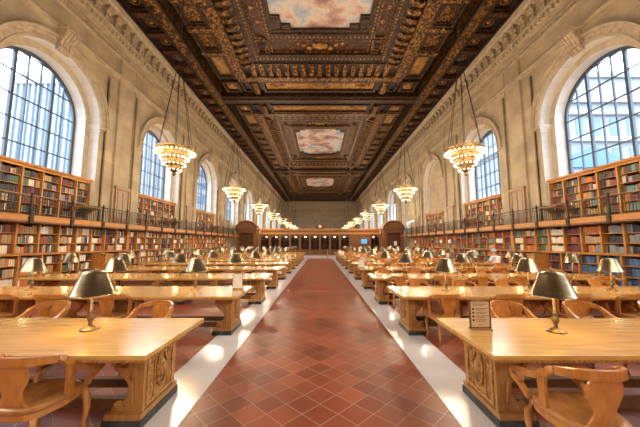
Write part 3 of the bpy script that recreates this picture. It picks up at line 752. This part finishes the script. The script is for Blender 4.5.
# ------------------------------------------------------------------ armchairs
def chair_meshes():
    D={}
    b=MB(); n=28; pts=[]
    for q in range(n):
        a=2*PI*q/n; ca,sa=math.cos(a),math.sin(a)
        e=.62; x=.262*abs(ca)**e*(1 if ca>0 else -1); y=.235*abs(sa)**e*(1 if sa>0 else -1)
        if y<0: x*=.93
        pts.append((x,y))
    rings=[(1.0,.420),(1.02,.432),(1.02,.452),(.98,.464),(.80,.452),(.45,.438),(.12,.436)]
    vs=[]
    for sc,z in rings: vs+=[(x*sc,y*sc,z+ (.008 if abs(x)<.05 and sc<.9 else 0)) for x,y in pts]
    fs=[]
    for r in range(len(rings)-1):
        for q in range(n): fs.append((r*n+q,r*n+(q+1)%n,(r+1)*n+(q+1)%n,(r+1)*n+q))
    fs.append(tuple(range(n))[::-1]); fs.append(tuple((len(rings)-1)*n+q for q in range(n)))
    b.add(vs,fs,0,True); D['seat']=b.mesh('seat',M['chairseat'])
    b=MB(); vs=[(x*.99,y*.99,.375) for x,y in pts]+[(x*1.0,y*1.0,.42) for x,y in pts]+[(x*.90,y*.90,.375) for x,y in pts]
    fs=[]
    for q in range(n): fs.append((q,(q+1)%n,n+(q+1)%n,n+q)); fs.append((q,(q+1)%n,2*n+(q+1)%n,2*n+q))
    fs.append(tuple(range(n,2*n))); b.add(vs,fs,0,False); D['seat_rail']=b.mesh('seat_rail',M['chair'])
    b=MB(); path=[]
    for q in range(17):
        a=-1+q/8; path.append((.255*math.sin(a*1.25)/math.sin(1.25),-.255+.165*(1-math.cos(a*1.25))/(1-math.cos(1.25)),.808-.03*a*a))
    w=[.066-.012*abs(-1+q/8)**2 for q in range(17)]
    b.strap(path,w,.030,(0,0,1)); D['top_rail']=b.mesh('top_rail',M['chair'])
    b=MB(); prof=[(.45,.115),(.48,.10),(.52,.078),(.56,.078),(.60,.10),(.65,.125),(.69,.135),(.73,.13),(.755,.115),(.785,.125),(.80,.14)]
    vs=[];fs=[]
    for z,hw in prof:
        t=(z-.45)/.39; y=-.195-.055*t
        vs+=[(-hw,y+.018*0+(.02*(hw/.15)**2),z),(0,y-.004,z),(hw,y+(.02*(hw/.15)**2),z),(hw,y+.02+(.02*(hw/.15)**2),z),(0,y+.016,z),(-hw,y+.02+(.02*(hw/.15)**2),z)]
    m=len(prof)
    for i in range(m-1):
        for q in range(6): fs.append((i*6+q,i*6+(q+1)%6,(i+1)*6+(q+1)%6,(i+1)*6+q))
    fs+=[(5,4,3,2,1,0),tuple((m-1)*6+q for q in range(6))]; b.add(vs,fs,0,False)
    D['splat']=b.mesh('splat',M['chair'])
    for sg,nm in ((-1,'l'),(1,'r')):
        b=MB(); b.strap([(sg*.256,-.085,.778),(sg*.268,-.045,.758),(sg*.275,.0,.715),(sg*.272,.025,.64),(sg*.262,.03,.55),(sg*.25,.04,.445)],[.040,.052,.060,.06,.055,.06],.028,(0,1,0)); D['stile'+nm]=b.mesh('arm_post',M['chair'])
        b=MB(); b.strap([(sg*.272,-.03,.745),(sg*.278,.06,.680),(sg*.282,.16,.645),(sg*.282,.25,.635),(sg*.280,.30,.62),(sg*.277,.322,.585),(sg*.274,.302,.55),(sg*.272,.26,.54)],[.04]*8,[.05,.05,.05,.05,.045,.042,.04,.036],(1,0,0))
        b.strap([(sg*.274,.29,.545),(sg*.268,.23,.51),(sg*.258,.20,.475),(sg*.245,.20,.44)],.038,.04,(1,0,0))
        b.lathe([(.001,-.02),(.042,-.02),(.048,0),(.042,.02),(.001,.02)],(0,0,0),12)
        nv=12*5
        for i in range(len(b.v)-nv,len(b.v)):
            x,y,z=b.v[i]; b.v[i]=(sg*.272+z,.25+x,.578+y)
        D['arm'+nm]=b.mesh('arm_rest',M['chair'])
        b=MB(); b.tube([(sg*.215,.185,.43),(sg*.238,.215,.32),(sg*.24,.22,.22),(sg*.228,.205,.10),(sg*.238,.225,.02),(sg*.24,.23,0)],[.030,.031,.026,.018,.017,.02],8); D['fleg'+nm]=b.mesh('leg',M['chair'])
        b=MB(); b.tube([(sg*.175,-.165,.41),(sg*.18,-.18,.28),(sg*.19,-.215,.12),(sg*.205,-.26,0)],[.027,.024,.02,.018],8); D['bleg'+nm]=b.mesh('leg',M['chair'])
    return D
CM=chair_meshes()
for _m in set(CM.values()):
    for _v in _m.vertices:
        if _v.co.y>0: _v.co.y*=1.15
        _v.co.z*=1.015; _v.co.x*=.94
PARTS=[('seat','seat'),('seat_rail','seat_rail'),('top_rail','top_rail'),('splat','splat'),('arm_post','stilel'),('arm_post','stiler'),('arm_rest','arml'),('arm_rest','armr'),('leg','flegl'),('leg','flegr'),('leg','blegl'),('leg','blegr')]
def merged_chair():
    me=bpy.data.meshes.new('armchair'); vs=[];fs=[];mi=[]
    for _,k in PARTS:
        m=CM[k]; o=len(vs); vs+=[tuple(v.co) for v in m.vertices]
        for p in m.polygons: fs.append([o+i for i in p.vertices]); mi.append(1 if k=='seat' else 0)
    me.from_pydata(vs,[],fs); me.materials.append(M['chair']); me.materials.append(M['chairseat']); me.polygons.foreach_set('material_index',mi); me.update(); return me
FAR=merged_chair()
def make_chair(x,y,rz,label,group,full=True):
    if full:
        o=link('armchair',None,None,(x,y,0),rz=rz)
        for nm,k in PARTS: link(nm,CM[k],o)
    else: o=link('armchair',FAR,None,(x,y,0),rz=rz)
    tag(o,label,'chair',group)
def chairs(s,k,xs,far,full,jit=True):
    y=TY0+TP*k+(TW+(.34 if k==0 else .13) if far else -.03); rz=PI if far else 0
    for j,x in enumerate(xs):
        jx=rnd.uniform(-.05,.05) if jit else 0; jy=rnd.uniform(-.05,.07) if jit else 0; jr=rnd.uniform(-.09,.09) if jit else 0
        if s*x>0 and (x*s)>1.14*(y+jy)+.6: continue
        make_chair(x+jx,y+jy+(0 if not far else .07),rz+jr,'curved oak armchair, %s from the aisle, %s side of the %s table %s of aisle'%(ORD[j],'far' if far else 'near','nearest' if k==0 else ORD[k],NEARW[s]),
                   'armchairs %s of the aisle'%NEARW[s],full)
make_chair(-2.36,2.51,-.04,'curved oak armchair with its back to the camera at the nearest left table','armchairs left of the aisle')
make_chair(1.97,2.29,.0,'curved oak armchair with its back to the camera at the nearest right table','armchairs right of the aisle')
chairs(-1,0,(-2.40,-3.92),True,True,False); chairs(-1,1,(-3.66,-4.75,-5.7),False,True,False)
chairs(1,0,(2.72,3.82,4.95),True,True,False)
chairs(1,1,(2.21,3.35,4.50,5.6),False,True,False); chairs(1,1,(2.25,3.30,4.4,5.5,6.6),True,True)
for k in range(2,NROW):
    for far in (False,True): chairs(1,k,(2.15,3.28,4.30,5.4,6.6) if (k==4 and not far) else (2.15,3.28,4.30,5.4,6.6,7.65),far,k<5)

# ------------------------------------------------------------------ chandeliers
CX=6.4; CZ=4.82
TIERS=[(.78,.86,1.03,30),(.54,.60,.78,22),(.40,.33,.51,16),(.25,.08,.24,11)]
def chand_meshes():
    D={}
    for i,(r,z0,z1,n) in enumerate(TIERS):
        b=MB(); zn=TIERS[i-1][1] if i else z1
        rn=TIERS[i+1][0] if i<3 else .06
        b.lathe([(r-.03,z1+.02),(r+.02,z1+.02),(r+.02,z1-.02),(r,z1-.03),(r,z0+.05),(r+.025,z0+.03),(r+.02,z0),(r-.05,z0-.01),(rn,z0-.10),(rn,z0-.12),(rn-.01,z0-.06),(r-.06,z0+.02),(r-.03,z1+.02)],seg=40)
        m=int(n*1.5)
        for q in range(m):
            a=2*PI*q/m; b.lathe([(.001,0),(.018,.02),(.018,z1-z0-.09),(.001,z1-z0-.06)],((r+.01)*math.cos(a),(r+.01)*math.sin(a),z0+.04),5)
        if i==3: b.lathe([(.08,-.06),(.10,-.10),(.05,-.14),(.03,-.18),(.001,-.20)],seg=14)
        D['tier%d'%i]=b.mesh('tier',M['gilt'])
    b=MB(); b.ball((0,0,0),.034,8); D['bulb']=b.mesh('bulb',M['bulb'])
    b=MB(); b.lathe([(.02,5.2),(.10,5.22),(.12,5.3),(.04,5.4),(.02,5.52)],seg=10); D['hub']=b.mesh('suspension_hub',M['blackiron'])
    b=MB(); b.tube([(.76,0,1.02),(.04,0,5.25)],.013,5); D['stay']=b.mesh('chain',M['blackiron'])
    b=MB(); b.tube([(0,0,5.4),(0,0,10.2)],.02,5); D['rod']=b.mesh('chain',M['blackiron'])
    b=MB()
    for r,z0,z1,n in TIERS:
        for q in range(n): b.ball(((r+.035)*math.cos(2*PI*q/n),(r+.035)*math.sin(2*PI*q/n),z0-.01),.036,6)
    D['bulbs']=b.mesh('bulb_ring',M['bulb'])
    return D
CHM=chand_meshes()
CHL=bpy.data.lights.new('chandelier_light','POINT'); CHL.energy=150; CHL.color=(1,.80,.56); CHL.shadow_soft_size=.10
CHL2=bpy.data.lights.new('chandelier_light','POINT'); CHL2.energy=450; CHL2.color=(1,.80,.56); CHL2.shadow_soft_size=.15
for s in (-1,1):
    for k in range(-2,8):  # rearmost pair added out of view to light camera-facing surfaces
        o=link('chandelier',None,None,(s*CX,W0+PITCH*k,CZ)); o.rotation_euler.z=.2*k
        kk=('behind the camera' if k==-1 else 'added unseen behind the camera') if k<0 else ('nearest' if k==0 else ORD[k]+' from the front')
        tag(o,'tiered gilt chandelier of bare bulbs, %s on the %s side'%(kk,NEARW[s]),'chandelier','chandeliers hanging on the %s side'%NEARW[s])
        for i in range(4): link('tier',CHM['tier%d'%i],o)
        for q in range(6): link('chain',CHM['stay'],o,rz=q*PI/3)
        link('chain',CHM['rod'],o); link('suspension_hub',CHM['hub'],o)
        if 0<=k<2:
            for r,z0,z1,n in TIERS:
                for q in range(n): link('bulb',CHM['bulb'],o,((r+.035)*math.cos(2*PI*q/n),(r+.035)*math.sin(2*PI*q/n),z0-.01))
        else: link('bulb_ring',CHM['bulbs'],o)
        nl=6 if k<3 else 2
        for q in range(nl):
            l=bpy.data.objects.new('chandelier_light',CHL if nl==6 else CHL2); C.objects.link(l); l.parent=o
            l.location=(1.12*math.cos(2*PI*q/nl+.3),1.12*math.sin(2*PI*q/nl+.3),.55)

# ------------------------------------------------------------------ mahogany screen across the hall
SY=40.0
sc=link('wooden_screen',None,None,(0,SY,0)); tag(sc,'long carved mahogany screen with glazed arches closing off the far end of the aisle','screen')
b=MB(); b.box(-8.4,8.4,-.12,.2,0,.12); b.box(-8.4,8.4,-.05,.15,.12,.68); b.box(-8.4,8.4,-.12,.18,.68,.78); b.build('base_panel',M['screen'],sc)
b=MB()
for j in range(12):
    xx=-8.4+1.4*j; b.box(xx+.22,xx+1.18,-.07,-.05,.2,.6)
b.build('carved_base_panel',M['screendark'],sc)
b=MB(); b.box(-8.4,8.4,-.10,.18,2.95,3.15); b.box(-8.4,8.4,-.05,.15,3.15,3.5); b.box(-8.4,8.4,-.22,.2,3.5,3.58); b.box(-8.4,8.4,-.32,.2,3.58,3.72)
for j in range(84): b.box(-8.38+j*.2,-8.27+j*.2,-.20,-.1,3.42,3.5)
b.build('cornice',M['case'],sc)  # lighter wood than the screen paints in the light on the cornice
b=MB(); b.box(-8.3,8.3,-.07,-.04,3.18,3.40); b.build('carved_frieze',M['screencarve'],sc)
NB=12; BW=16.8/NB
for j in range(NB+1):
    x=-8.4+BW*j; b=MB(); b.box(x-.13,x+.13,-.24,.16,.78,2.95); b.box(x-.17,x+.17,-.28,.16,.68,.9); b.box(x-.17,x+.17,-.28,.16,2.8,2.95); b.box(x-.06,x+.06,-.27,-.24,.95,2.75)
    b.build('pilaster',M['screen'],sc)
for j in range(NB):
    x0=-8.4+BW*j+.13; x1=x0+BW-.26; xc=(x0+x1)/2; r=(x1-x0)/2-.03
    if j in (9,10):      # solid door bays
        b=MB(); b.box(x0,x1,-.0,.1,.78,2.95); b.box(x0+.18,x1-.18,-.03,.0,.95,1.6); b.box(x0+.18,x1-.18,-.03,.0,1.75,2.6); b.build('door_panel',M['screencarve'] if j==10 else M['screen'],sc); continue
    b=MB(); n=12
    P=[(xc-r*math.cos(PI*q/n),2.2+r*.85*math.sin(PI*q/n)) for q in range(n+1)]
    for (xa,za),(xb,zb) in zip(P,P[1:]): b.add([(xa,-.04,za),(xb,-.04,zb),(xb,-.04,2.95),(xa,-.04,2.95),(xa,.1,za),(xb,.1,zb),(xb,.1,2.95),(xa,.1,2.95)],[(0,1,2,3),(4,5,6,7),(0,1,5,4)])
    b.box(x0,x0+.03,-.04,.1,.78,2.95); b.box(x1-.03,x1,-.04,.1,.78,2.95)
    b.box(xc-.02,xc+.02,-.02,.04,.78,2.2); b.box(x0,x1,-.02,.04,2.18,2.23); b.box(x0,x1,-.02,.04,1.45,1.48)
    b.build('arched_window_frame',M['screendark'],sc)
    b=MB(); b.quad((x0+.03,.05,.78),(x1-.03,.05,.78),(x1-.03,.05,2.9),(x0+.03,.05,2.9)); b.build('pane',M['glass'],sc)
b=MB(); P=[(.62*math.cos(PI*q/14),3.72+.62*math.sin(PI*q/14)) for q in range(15)]; b.prism(P,'y',-.28,.1)
P=[(.72*math.cos(PI*q/14),3.72+.70*math.sin(PI*q/14)) for q in range(15)]; b.prism(P,'y',-.2,.05); b.build('clock_crest',M['screen'],sc)
ck=link('wall_clock',None,None,(0,SY-.30,4.03)); tag(ck,'round white clock in the arched crest over the middle of the wooden screen','clock')
def disc(mb,r,y0,y1,seg=24): mb.prism([(r*math.cos(2*PI*q/seg),r*math.sin(2*PI*q/seg)) for q in range(seg)],'y',y0,y1)
b=MB(); disc(b,.24,-.04,.015); b.build('case',M['brass'],ck); b=MB(); disc(b,.21,-.05,-.04); b.build('dial',M['white'],ck)
b=MB(); b.prism([(-.012,0),(.012,0),(.008,.16),(-.008,.16)],'y',-.056,-.05); b.build('hand',M['ink'],ck)
b=MB(); b.prism([(0,-.012),(.11,-.07),(.115,-.055),(0,.012)],'y',-.058,-.056); b.build('hand',M['ink'],ck)
# dim booth behind the glass
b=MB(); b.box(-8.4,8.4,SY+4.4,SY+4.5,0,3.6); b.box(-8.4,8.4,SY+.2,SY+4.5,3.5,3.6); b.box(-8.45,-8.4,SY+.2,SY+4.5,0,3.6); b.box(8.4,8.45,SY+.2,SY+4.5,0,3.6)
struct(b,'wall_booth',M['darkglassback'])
PG=bpy.data.lights.new('globe_glow','POINT'); PG.energy=5; PG.color=(1,.72,.42); PG.shadow_soft_size=.12
for j in range(NB):
    if j in (9,10): continue
    x=-8.4+BW*(j+.5); o=link('pendant_globe',None,None,(x,SY+1.2,3.5))
    tag(o,'small glowing globe pendant behind the %s pane from the left of the wooden screen'%ORD[j],'pendant light','globe pendants behind the screen')
    b=MB(); b.tube([(0,0,0),(0,0,-.75)],.012,6); b.build('stem',M['bronze'],o); b=MB(); b.ball((0,0,-.88),.15,10); b.build('globe',M['bulb'],o)
    l=bpy.data.objects.new('globe_glow',PG); C.objects.link(l); l.parent=o; l.location=(0,-.3,-.9)
# arched wooden portals at both ends of the screen
for s in (-1,1):
    o=link('portal',None,None,(s*9.93,38.4,0)); o.scale=(.925,1,1); tag(o,'mahogany portal with a curved pediment against the %s gallery end'%NEARW[s],'portal')
    b=MB()
    for sx in (-1,1): b.box(sx*1.02,sx*1.40,-.1,1.7,0,3.3); b.box(sx*.98,sx*1.44,-.16,1.7,0,.7); b.box(sx*.98,sx*1.44,-.16,1.7,2.95,3.1)
    b.build('pilaster',M['screen'],o)
    b=MB(); b.box(-1.45,1.45,-.12,1.7,3.1,3.45); b.box(-1.55,1.55,-.26,1.7,3.45,3.6); b.box(-1.62,1.62,-.34,1.7,3.6,3.74); b.build('entablature',M['screen'],o)
    n=20; a0=.50
    R=1.62/math.cos(a0); zc=3.74-R*math.sin(a0)
    P=[(R*math.cos(a0+(PI-2*a0)*q/n),zc+R*math.sin(a0+(PI-2*a0)*q/n)) for q in range(n+1)]
    b=MB(); b.prism(P,'y',-.06,1.6)
    Q=[(R*1.0*math.cos(a0+(PI-2*a0)*q/n),zc+R*math.sin(a0+(PI-2*a0)*q/n)) for q in range(n+1)]; I=[(p*.88,(z-3.74)*.86+3.74) for p,z in Q]
    for i in range(n): b.add([(Q[i][0],-.34,Q[i][1]+.06),(Q[i+1][0],-.34,Q[i+1][1]+.06),(I[i+1][0],-.28,I[i+1][1]),(I[i][0],-.28,I[i][1]),(Q[i][0],0,Q[i][1]+.06),(Q[i+1][0],0,Q[i+1][1]+.06),(I[i+1][0],0,I[i+1][1]),(I[i][0],0,I[i][1])],[(0,1,2,3),(0,1,5,4),(3,2,6,7)])
    b.build('pediment',M['screen'],o)
    b=MB(); b.prism([(p*.8,(z-3.74)*.72+3.78) for p,z in Q],'y',-.10,-.05); b.build('carved_tympanum',M['screencarve'],o)
    b=MB(); b.box(-1.02,1.02,.5,.6,0,3.1); b.box(-1.0,1.0,.42,.5,2.2,2.3)
    for x0,x1 in ((-.92,-.06),(.06,.92)): b.box(x0,x1,.45,.5,.25,1.0); b.box(x0,x1,.45,.5,1.15,2.05)
    b.build('door_leaf',M['screendark'],o)
    if s>0:
        b=MB(); b.box(.15,.55,.40,.42,1.35,1.95); b.build('notice',M['paper'],o)
# blue monitor hung on the screen
o=link('monitor',None,None,(6.0,SY-.12,1.95)); tag(o,'blue information monitor hung on the wooden screen right of the aisle','screen')
b=MB(); b.box(-.58,.58,-.07,0,-.35,.35); b.build('casing',M['iron'],o); b=MB(); b.box(-.54,.54,-.075,-.07,-.31,.31); b.build('display',emit('blue_display',(.06,.25,.55),1.0),o)
# stanchion at aisle end
o=link('stanchion',None,None,(.85,32.6,0)); tag(o,'slim brass stanchion post standing at the far end of the aisle','stanchion')
b=MB(); b.lathe([(.001,0),(.17,0),(.17,.02),(.05,.05),(.03,.06)],seg=14); b.build('base',M['brass'],o)
b=MB(); b.tube([(0,0,.05),(0,0,.98)],.028,8); b.build('post',M['brass'],o); b=MB(); b.ball((0,0,1.0),.05,8); b.build('knob',M['brass'],o)

# ------------------------------------------------------------------ cabinets by the wall
for s,x in ((-1,-9.45),(1,9.45)):
    o=link('book_cabinet',None,None,(x,12.5,0)); tag(o,'waist-high brown oak cabinet beyond the table ends near the %s bookcases'%NEARW[s],'cabinet')
    b=MB(); b.box(-.27,.27,-.22,.22,.06,1.20); b.build('body',M['oak'],o)
    b=MB(); b.box(-.30,.30,-.25,.25,1.20,1.25); b.build('top',M['oak'],o); b=MB(); b.box(-.24,.24,-.2,.2,0,.06); b.build('base',M['darkoak'],o)
    for z0,z1 in ((.12,.62),(.68,1.15)):
        b=MB(); b.box(-.22,.22,-.24,-.22,z0,z1); p=b.build('door_panel',M['chair'],o); b=MB(); b.ball((.16,-.25,(z0+z1)/2),.016,6); b.build('knob',M['brass'],p)

# ------------------------------------------------------------------ table signs
def sign(x,y,w,h,face,label,lines,rz=0):
    o=link('table_sign',None,None,(x,y,.76),rz=rz); tag(o,label,'sign')
    b=MB(); b.box(-w/2,w/2,-.05,.05,0,.012); b.build('stand_foot',M['oak'],o)
    b=MB(); t=.012
    b.box(-w/2,w/2,-.012,.012,.012,.012+t); b.box(-w/2,w/2,-.012,.012,h-t,h); b.box(-w/2,-w/2+t,-.012,.012,.012,h); b.box(w/2-t,w/2,-.012,.012,.012,h); b.build('sign_frame',M['darkoak'] if lines else M['oak'],o)
    b=MB(); b.box(-w/2+t,w/2-t,-.004,.004,.012,h-t); sh=b.build('sheet',face,o)
    if lines:
        b=MB()
        b.box(-w*.36,w*.34,-.0055,-.004,h*.86,h*.88); b.box(-w*.3,w*.2,-.0055,-.004,h*.81,h*.825)
        for j in range(4):
            z=h*(.70-.13*j); b.prism([(-w*.32+.013*math.cos(q*PI/4),z+.013*math.sin(q*PI/4)) for q in range(8)],'y',-.006,-.004)
            b.box(-w*.2,w*(.36-.05*(j%2)),-.0055,-.004,z+.002,z+.008); b.box(-w*.2,w*.22,-.0055,-.004,z-.014,z-.009)
        b.box(-w*.1,w*.05,-.0055,-.004,h*.16,h*.175)
        b.build('printed_lines',M['ink'],sh)
    return o
sign(1.80,3.30,.235,.315,M['tanpaper'],'tan bulleted notice in a dark frame on the nearest right table',True)
sign(-1.72,6.05,.22,.33,M['paper'],'white notice in an oak frame at the aisle end of the second left table',False)
sign(1.62,11.2,.24,.34,M['paper'],'white notice standing on the fourth right table beside the aisle',False)
sign(-1.75,TY0+TP*5+.5,.24,.34,M['tanpaper'],'pale notice standing on the sixth left table beside the aisle',False)
sign(1.72,TY0+TP*7+.5,.26,.34,M['paper'],'white notice standing on the eighth right table beside the aisle',False)
sign(1.72,TY0+TP*8+.5,.26,.36,M['paper'],'white notice standing on the ninth right table beside the aisle',False)

# ------------------------------------------------------------------ seated reader
def skin(name,pts,edges,rad,m,parent,sub=2):
    me=bpy.data.meshes.new(name); me.from_pydata(pts,edges,[]); me.materials.append(m)
    o=bpy.data.objects.new(name,me); C.objects.link(o)
    if parent: o.parent=parent
    md=o.modifiers.new('skin','SKIN'); md.use_smooth_shade=True
    for v,r in zip(me.skin_vertices[0].data,rad): v.radius=(r,r) if not isinstance(r,tuple) else r; v.use_root=False
    me.skin_vertices[0].data[0].use_root=True
    o.modifiers.new('sub','SUBSURF').levels=sub; o.modifiers['sub'].render_levels=sub
    return o
SKIN=mat('skin',(.50,.30,.20),.5); SHIRT=mat('white_cotton_shirt',(.74,.76,.80),.8); JEAN=mat('dark_trousers',(.03,.035,.05),.8); CAP=mat('pale_blue_cap',(.50,.58,.70),.7)
px0,py0=8.05,TY0+TP*4-.30
pr=link('person',None,None,(px0,py0,0),rz=.25); tag(pr,'person in white shirt and pale cap sitting at the fifth right table, leaning forward','person')
pts=[(0,0,.56),(0,.03,.74),(0,.07,.95),(0,.10,1.08),(0,.13,1.17),(0,.16,1.26),(0,.165,1.35),
     (.17,.09,1.06),(.24,.16,.86),(.17,.40,.80),(-.17,.09,1.06),(-.24,.16,.86),(-.17,.40,.80),
     (.10,.04,.53),(.13,.44,.52),(.13,.46,.10),(.13,.56,.04),(-.10,.04,.53),(-.13,.44,.52),(-.13,.46,.10),(-.13,.56,.04)]
ed=[(0,1),(1,2),(2,3),(3,4),(4,5),(5,6),(3,7),(7,8),(8,9),(3,10),(10,11),(11,12),(0,13),(13,14),(14,15),(15,16),(0,17),(17,18),(18,19),(19,20)]
rd=[.14,.13,.14,.12,.055,.09,.085,.065,.05,.04,.065,.05,.04,.10,.065,.05,.045,.10,.065,.05,.045]
skin('body',pts,ed,rd,SKIN,pr)
skin('shirt',[(0,0,.58),(0,.03,.76),(0,.07,.96),(0,.10,1.09),(.18,.09,1.07),(.245,.16,.86),(-.18,.09,1.07),(-.245,.16,.86)],[(0,1),(1,2),(2,3),(3,4),(4,5),(3,6),(6,7)],[.175,.165,.175,.14,.085,.07,.085,.07],SHIRT,pr)
skin('trousers',[(0,0,.54),(.10,.04,.53),(.13,.44,.52),(.13,.46,.14),(-.10,.04,.53),(-.13,.44,.52),(-.13,.46,.14)],[(0,1),(1,2),(2,3),(0,4),(4,5),(5,6)],[.15,.12,.08,.07,.12,.08,.07],JEAN,pr)
b=MB(); b.lathe([(.112,.0),(.115,.03),(.10,.08),(.06,.115),(.001,.125)],(0,.155,1.34),14); b.box(-.07,.07,.24,.34,1.335,1.35); b.build('cap',CAP,pr)
b=MB(); b.lathe([(.10,.0),(.104,.04),(.09,.09)],(0,.145,1.26),12); b.build('hair',mat('grey_hair',(.25,.24,.23),.8),pr)
def hand(sx):
    P=[(sx*.17,.40,.80),(sx*.165,.47,.795)]; E=[(0,1)]; Rr=[.034,.036]
    for j in range(4):
        ln=(.07,.08,.075,.06)[j]; bx=sx*.165+(-.03+.02*j); i=len(P)
        P+=[(bx,.51,.797),(bx,.51+ln*.5,.795),(bx,.51+ln,.78)]; E+=[(1,i),(i,i+1),(i+1,i+2)]; Rr+=[.011,.009,.008]
    i=len(P); P+=[(sx*.13,.475,.79),(sx*.115,.51,.785)]; E+=[(1,i),(i,i+1)]; Rr+=[.011,.009]
    return skin('hand',P,E,Rr,SKIN,pr,1)
hand(1); hand(-1)
make_chair(px0,py0,.25,'curved oak armchair under the reader in the white shirt','armchairs right of the aisle',False)

# ------------------------------------------------------------------ the street outside
b=MB(); b.box(-260,-14,-60,300,-14.2,-14); struct(b,'ground_left',mat('grey_paving',(.10,.10,.10),.8))
b=MB(); b.box(14,260,-60,300,-14.2,-14); struct(b,'ground_right',bpy.data.materials['grey_paving'])
WHT=mat('white_facade_stone',(.27,.27,.275),.7,c2=(.30,.30,.305),scale=.3); BLU=mat('blue_curtain_glass',(.075,.135,.205),.5,c2=(.11,.175,.24),scale=.25); PAL=mat('pale_limestone_facade',(.20,.205,.21),.8,c2=(.225,.225,.225),scale=.4); COP=mat('blue_green_copper',(.07,.14,.20),.6)
def tower_v(x0,x1,y0,y1,z1,label):
    o=link('office_tower',None,None,((x0+x1)/2,y0,-14)); tag(o,label,'building'); w=(x1-x0)/2
    b=MB(); b.box(-w,w,0,y1-y0,0,z1+14); b.build('facade',BLU,o)
    b=MB(); n=int((x1-x0)/1.9)
    for j in range(n+1): x=-w+2*w*j/n; b.box(x-.42,x+.42,-.5,0,0,z1+14.6)
    m=int((y1-y0)/1.9)
    for j in range(m+1):
        y=(y1-y0)*j/m
        for sx in (-1,1): b.box(sx*w,sx*(w+.5),y-.42,y+.42,0,z1+14.6)
    b.build('vertical_fins',WHT,o)
    b=MB(); b.box(-w-.8,w+.8,-.8,y1-y0+.8,z1+12.2,z1+15.2); b.build('parapet',WHT,o)
def tower_h(x0,x1,y0,y1,z1,label):
    o=link('office_tower',None,None,((x0+x1)/2,y0,-14)); tag(o,label,'building'); w=(x1-x0)/2
    b=MB(); b.box(-w,w,0,y1-y0,0,z1+14); b.build('facade',BLU,o)
    b=MB(); z=0
    while z<z1+14: b.box(-w-.3,w+.3,-.35,y1-y0+.3,z,z+2.9); z+=6.2
    b.build('floor_bands',WHT,o)
    b=MB(); n=int((x1-x0)/5)
    for j in range(n+1): x=-w+2*w*j/n; b.box(x-.35,x+.35,-.2,0,0,z1+14)
    b.build('piers',WHT,o)
tower_v(-101,-64,88,125,55,'white office tower with close vertical fins outside the nearest left window')
tower_h(-74,-40,130,160,105,'banded blue glass office block outside the second left window')
tower_h(-60,-44,170,200,60,'distant banded office block seen through the farther left windows')
# classical building to the right
o=link('classical_building',None,None,(80,75,-14)); tag(o,'pale classical stone building with tiers and cornices outside the nearest right window','building')
b=MB(); b.box(-26,30,0,40,0,54); b.build('facade',PAL,o)
b=MB()
for z in (30,43,50.5,54): b.box(-27,31,-1.2,41,z,z+1.3)
b.build('cornice',WHT,o)
b=MB(); b.box(-14,22,6,34,54,66); b.box(-15,23,5,35,65,66.6); b.build('attic_storey',PAL,o)
for j in range(12):
    b=MB(); x=-24+j*4.7; b.box(x,x+2.1,-.1,.2,32,41.5); b.build('window',BLU,o)
    b=MB(); x=-24+j*4.7; b.box(x,x+2.1,-.1,.2,45,49.5); b.build('window',BLU,o)
o=link('pavilion',None,None,(41,44,-14)); tag(o,'blue roofed rooftop pavilion low behind the nearest right window','building')
b=MB(); b.box(-5,9,0,12,0,27.5); b.build('wall',PAL,o); b=MB(); b.prism([(-6,27.5),(10,27.5),(2,31)],'y',-.6,12.6); b.build('roof',COP,o)
b=MB(); 
for j in range(6): b.box(-4+j*2.2,-2.8+j*2.2,-.1,.1,22,26.5)
b.build('window',BLU,o)
tower_h(56,74,120,140,60,'blue banded tower outside the second right window')

# ------------------------------------------------------------------ world, camera, view
w=bpy.data.worlds.new('sky'); bpy.context.scene.world=w; w.use_nodes=True
bg=w.node_tree.nodes['Background']; bg.inputs[0].default_value=(.74,.86,1,1); bg.inputs[1].default_value=8.0
cam=bpy.data.cameras.new('camera'); co=bpy.data.objects.new('camera',cam); C.objects.link(co)
cam.sensor_width=36; cam.lens=36*FPX/640; cam.clip_end=600; cam.clip_start=.05
co.location=(0,0,CH); co.rotation_euler=(PI/2+PIT,0,0)
S=bpy.context.scene; S.camera=co
S.view_settings.view_transform='Standard'; S.view_settings.look='None'; S.view_settings.gamma=1; S.view_settings.use_curve_mapping=False
S.view_settings.exposure=0.12
try:
    S.cycles.use_denoising=True; S.cycles.sample_clamp_indirect=6; S.cycles.max_bounces=8; S.cycles.diffuse_bounces=4
except Exception: pass
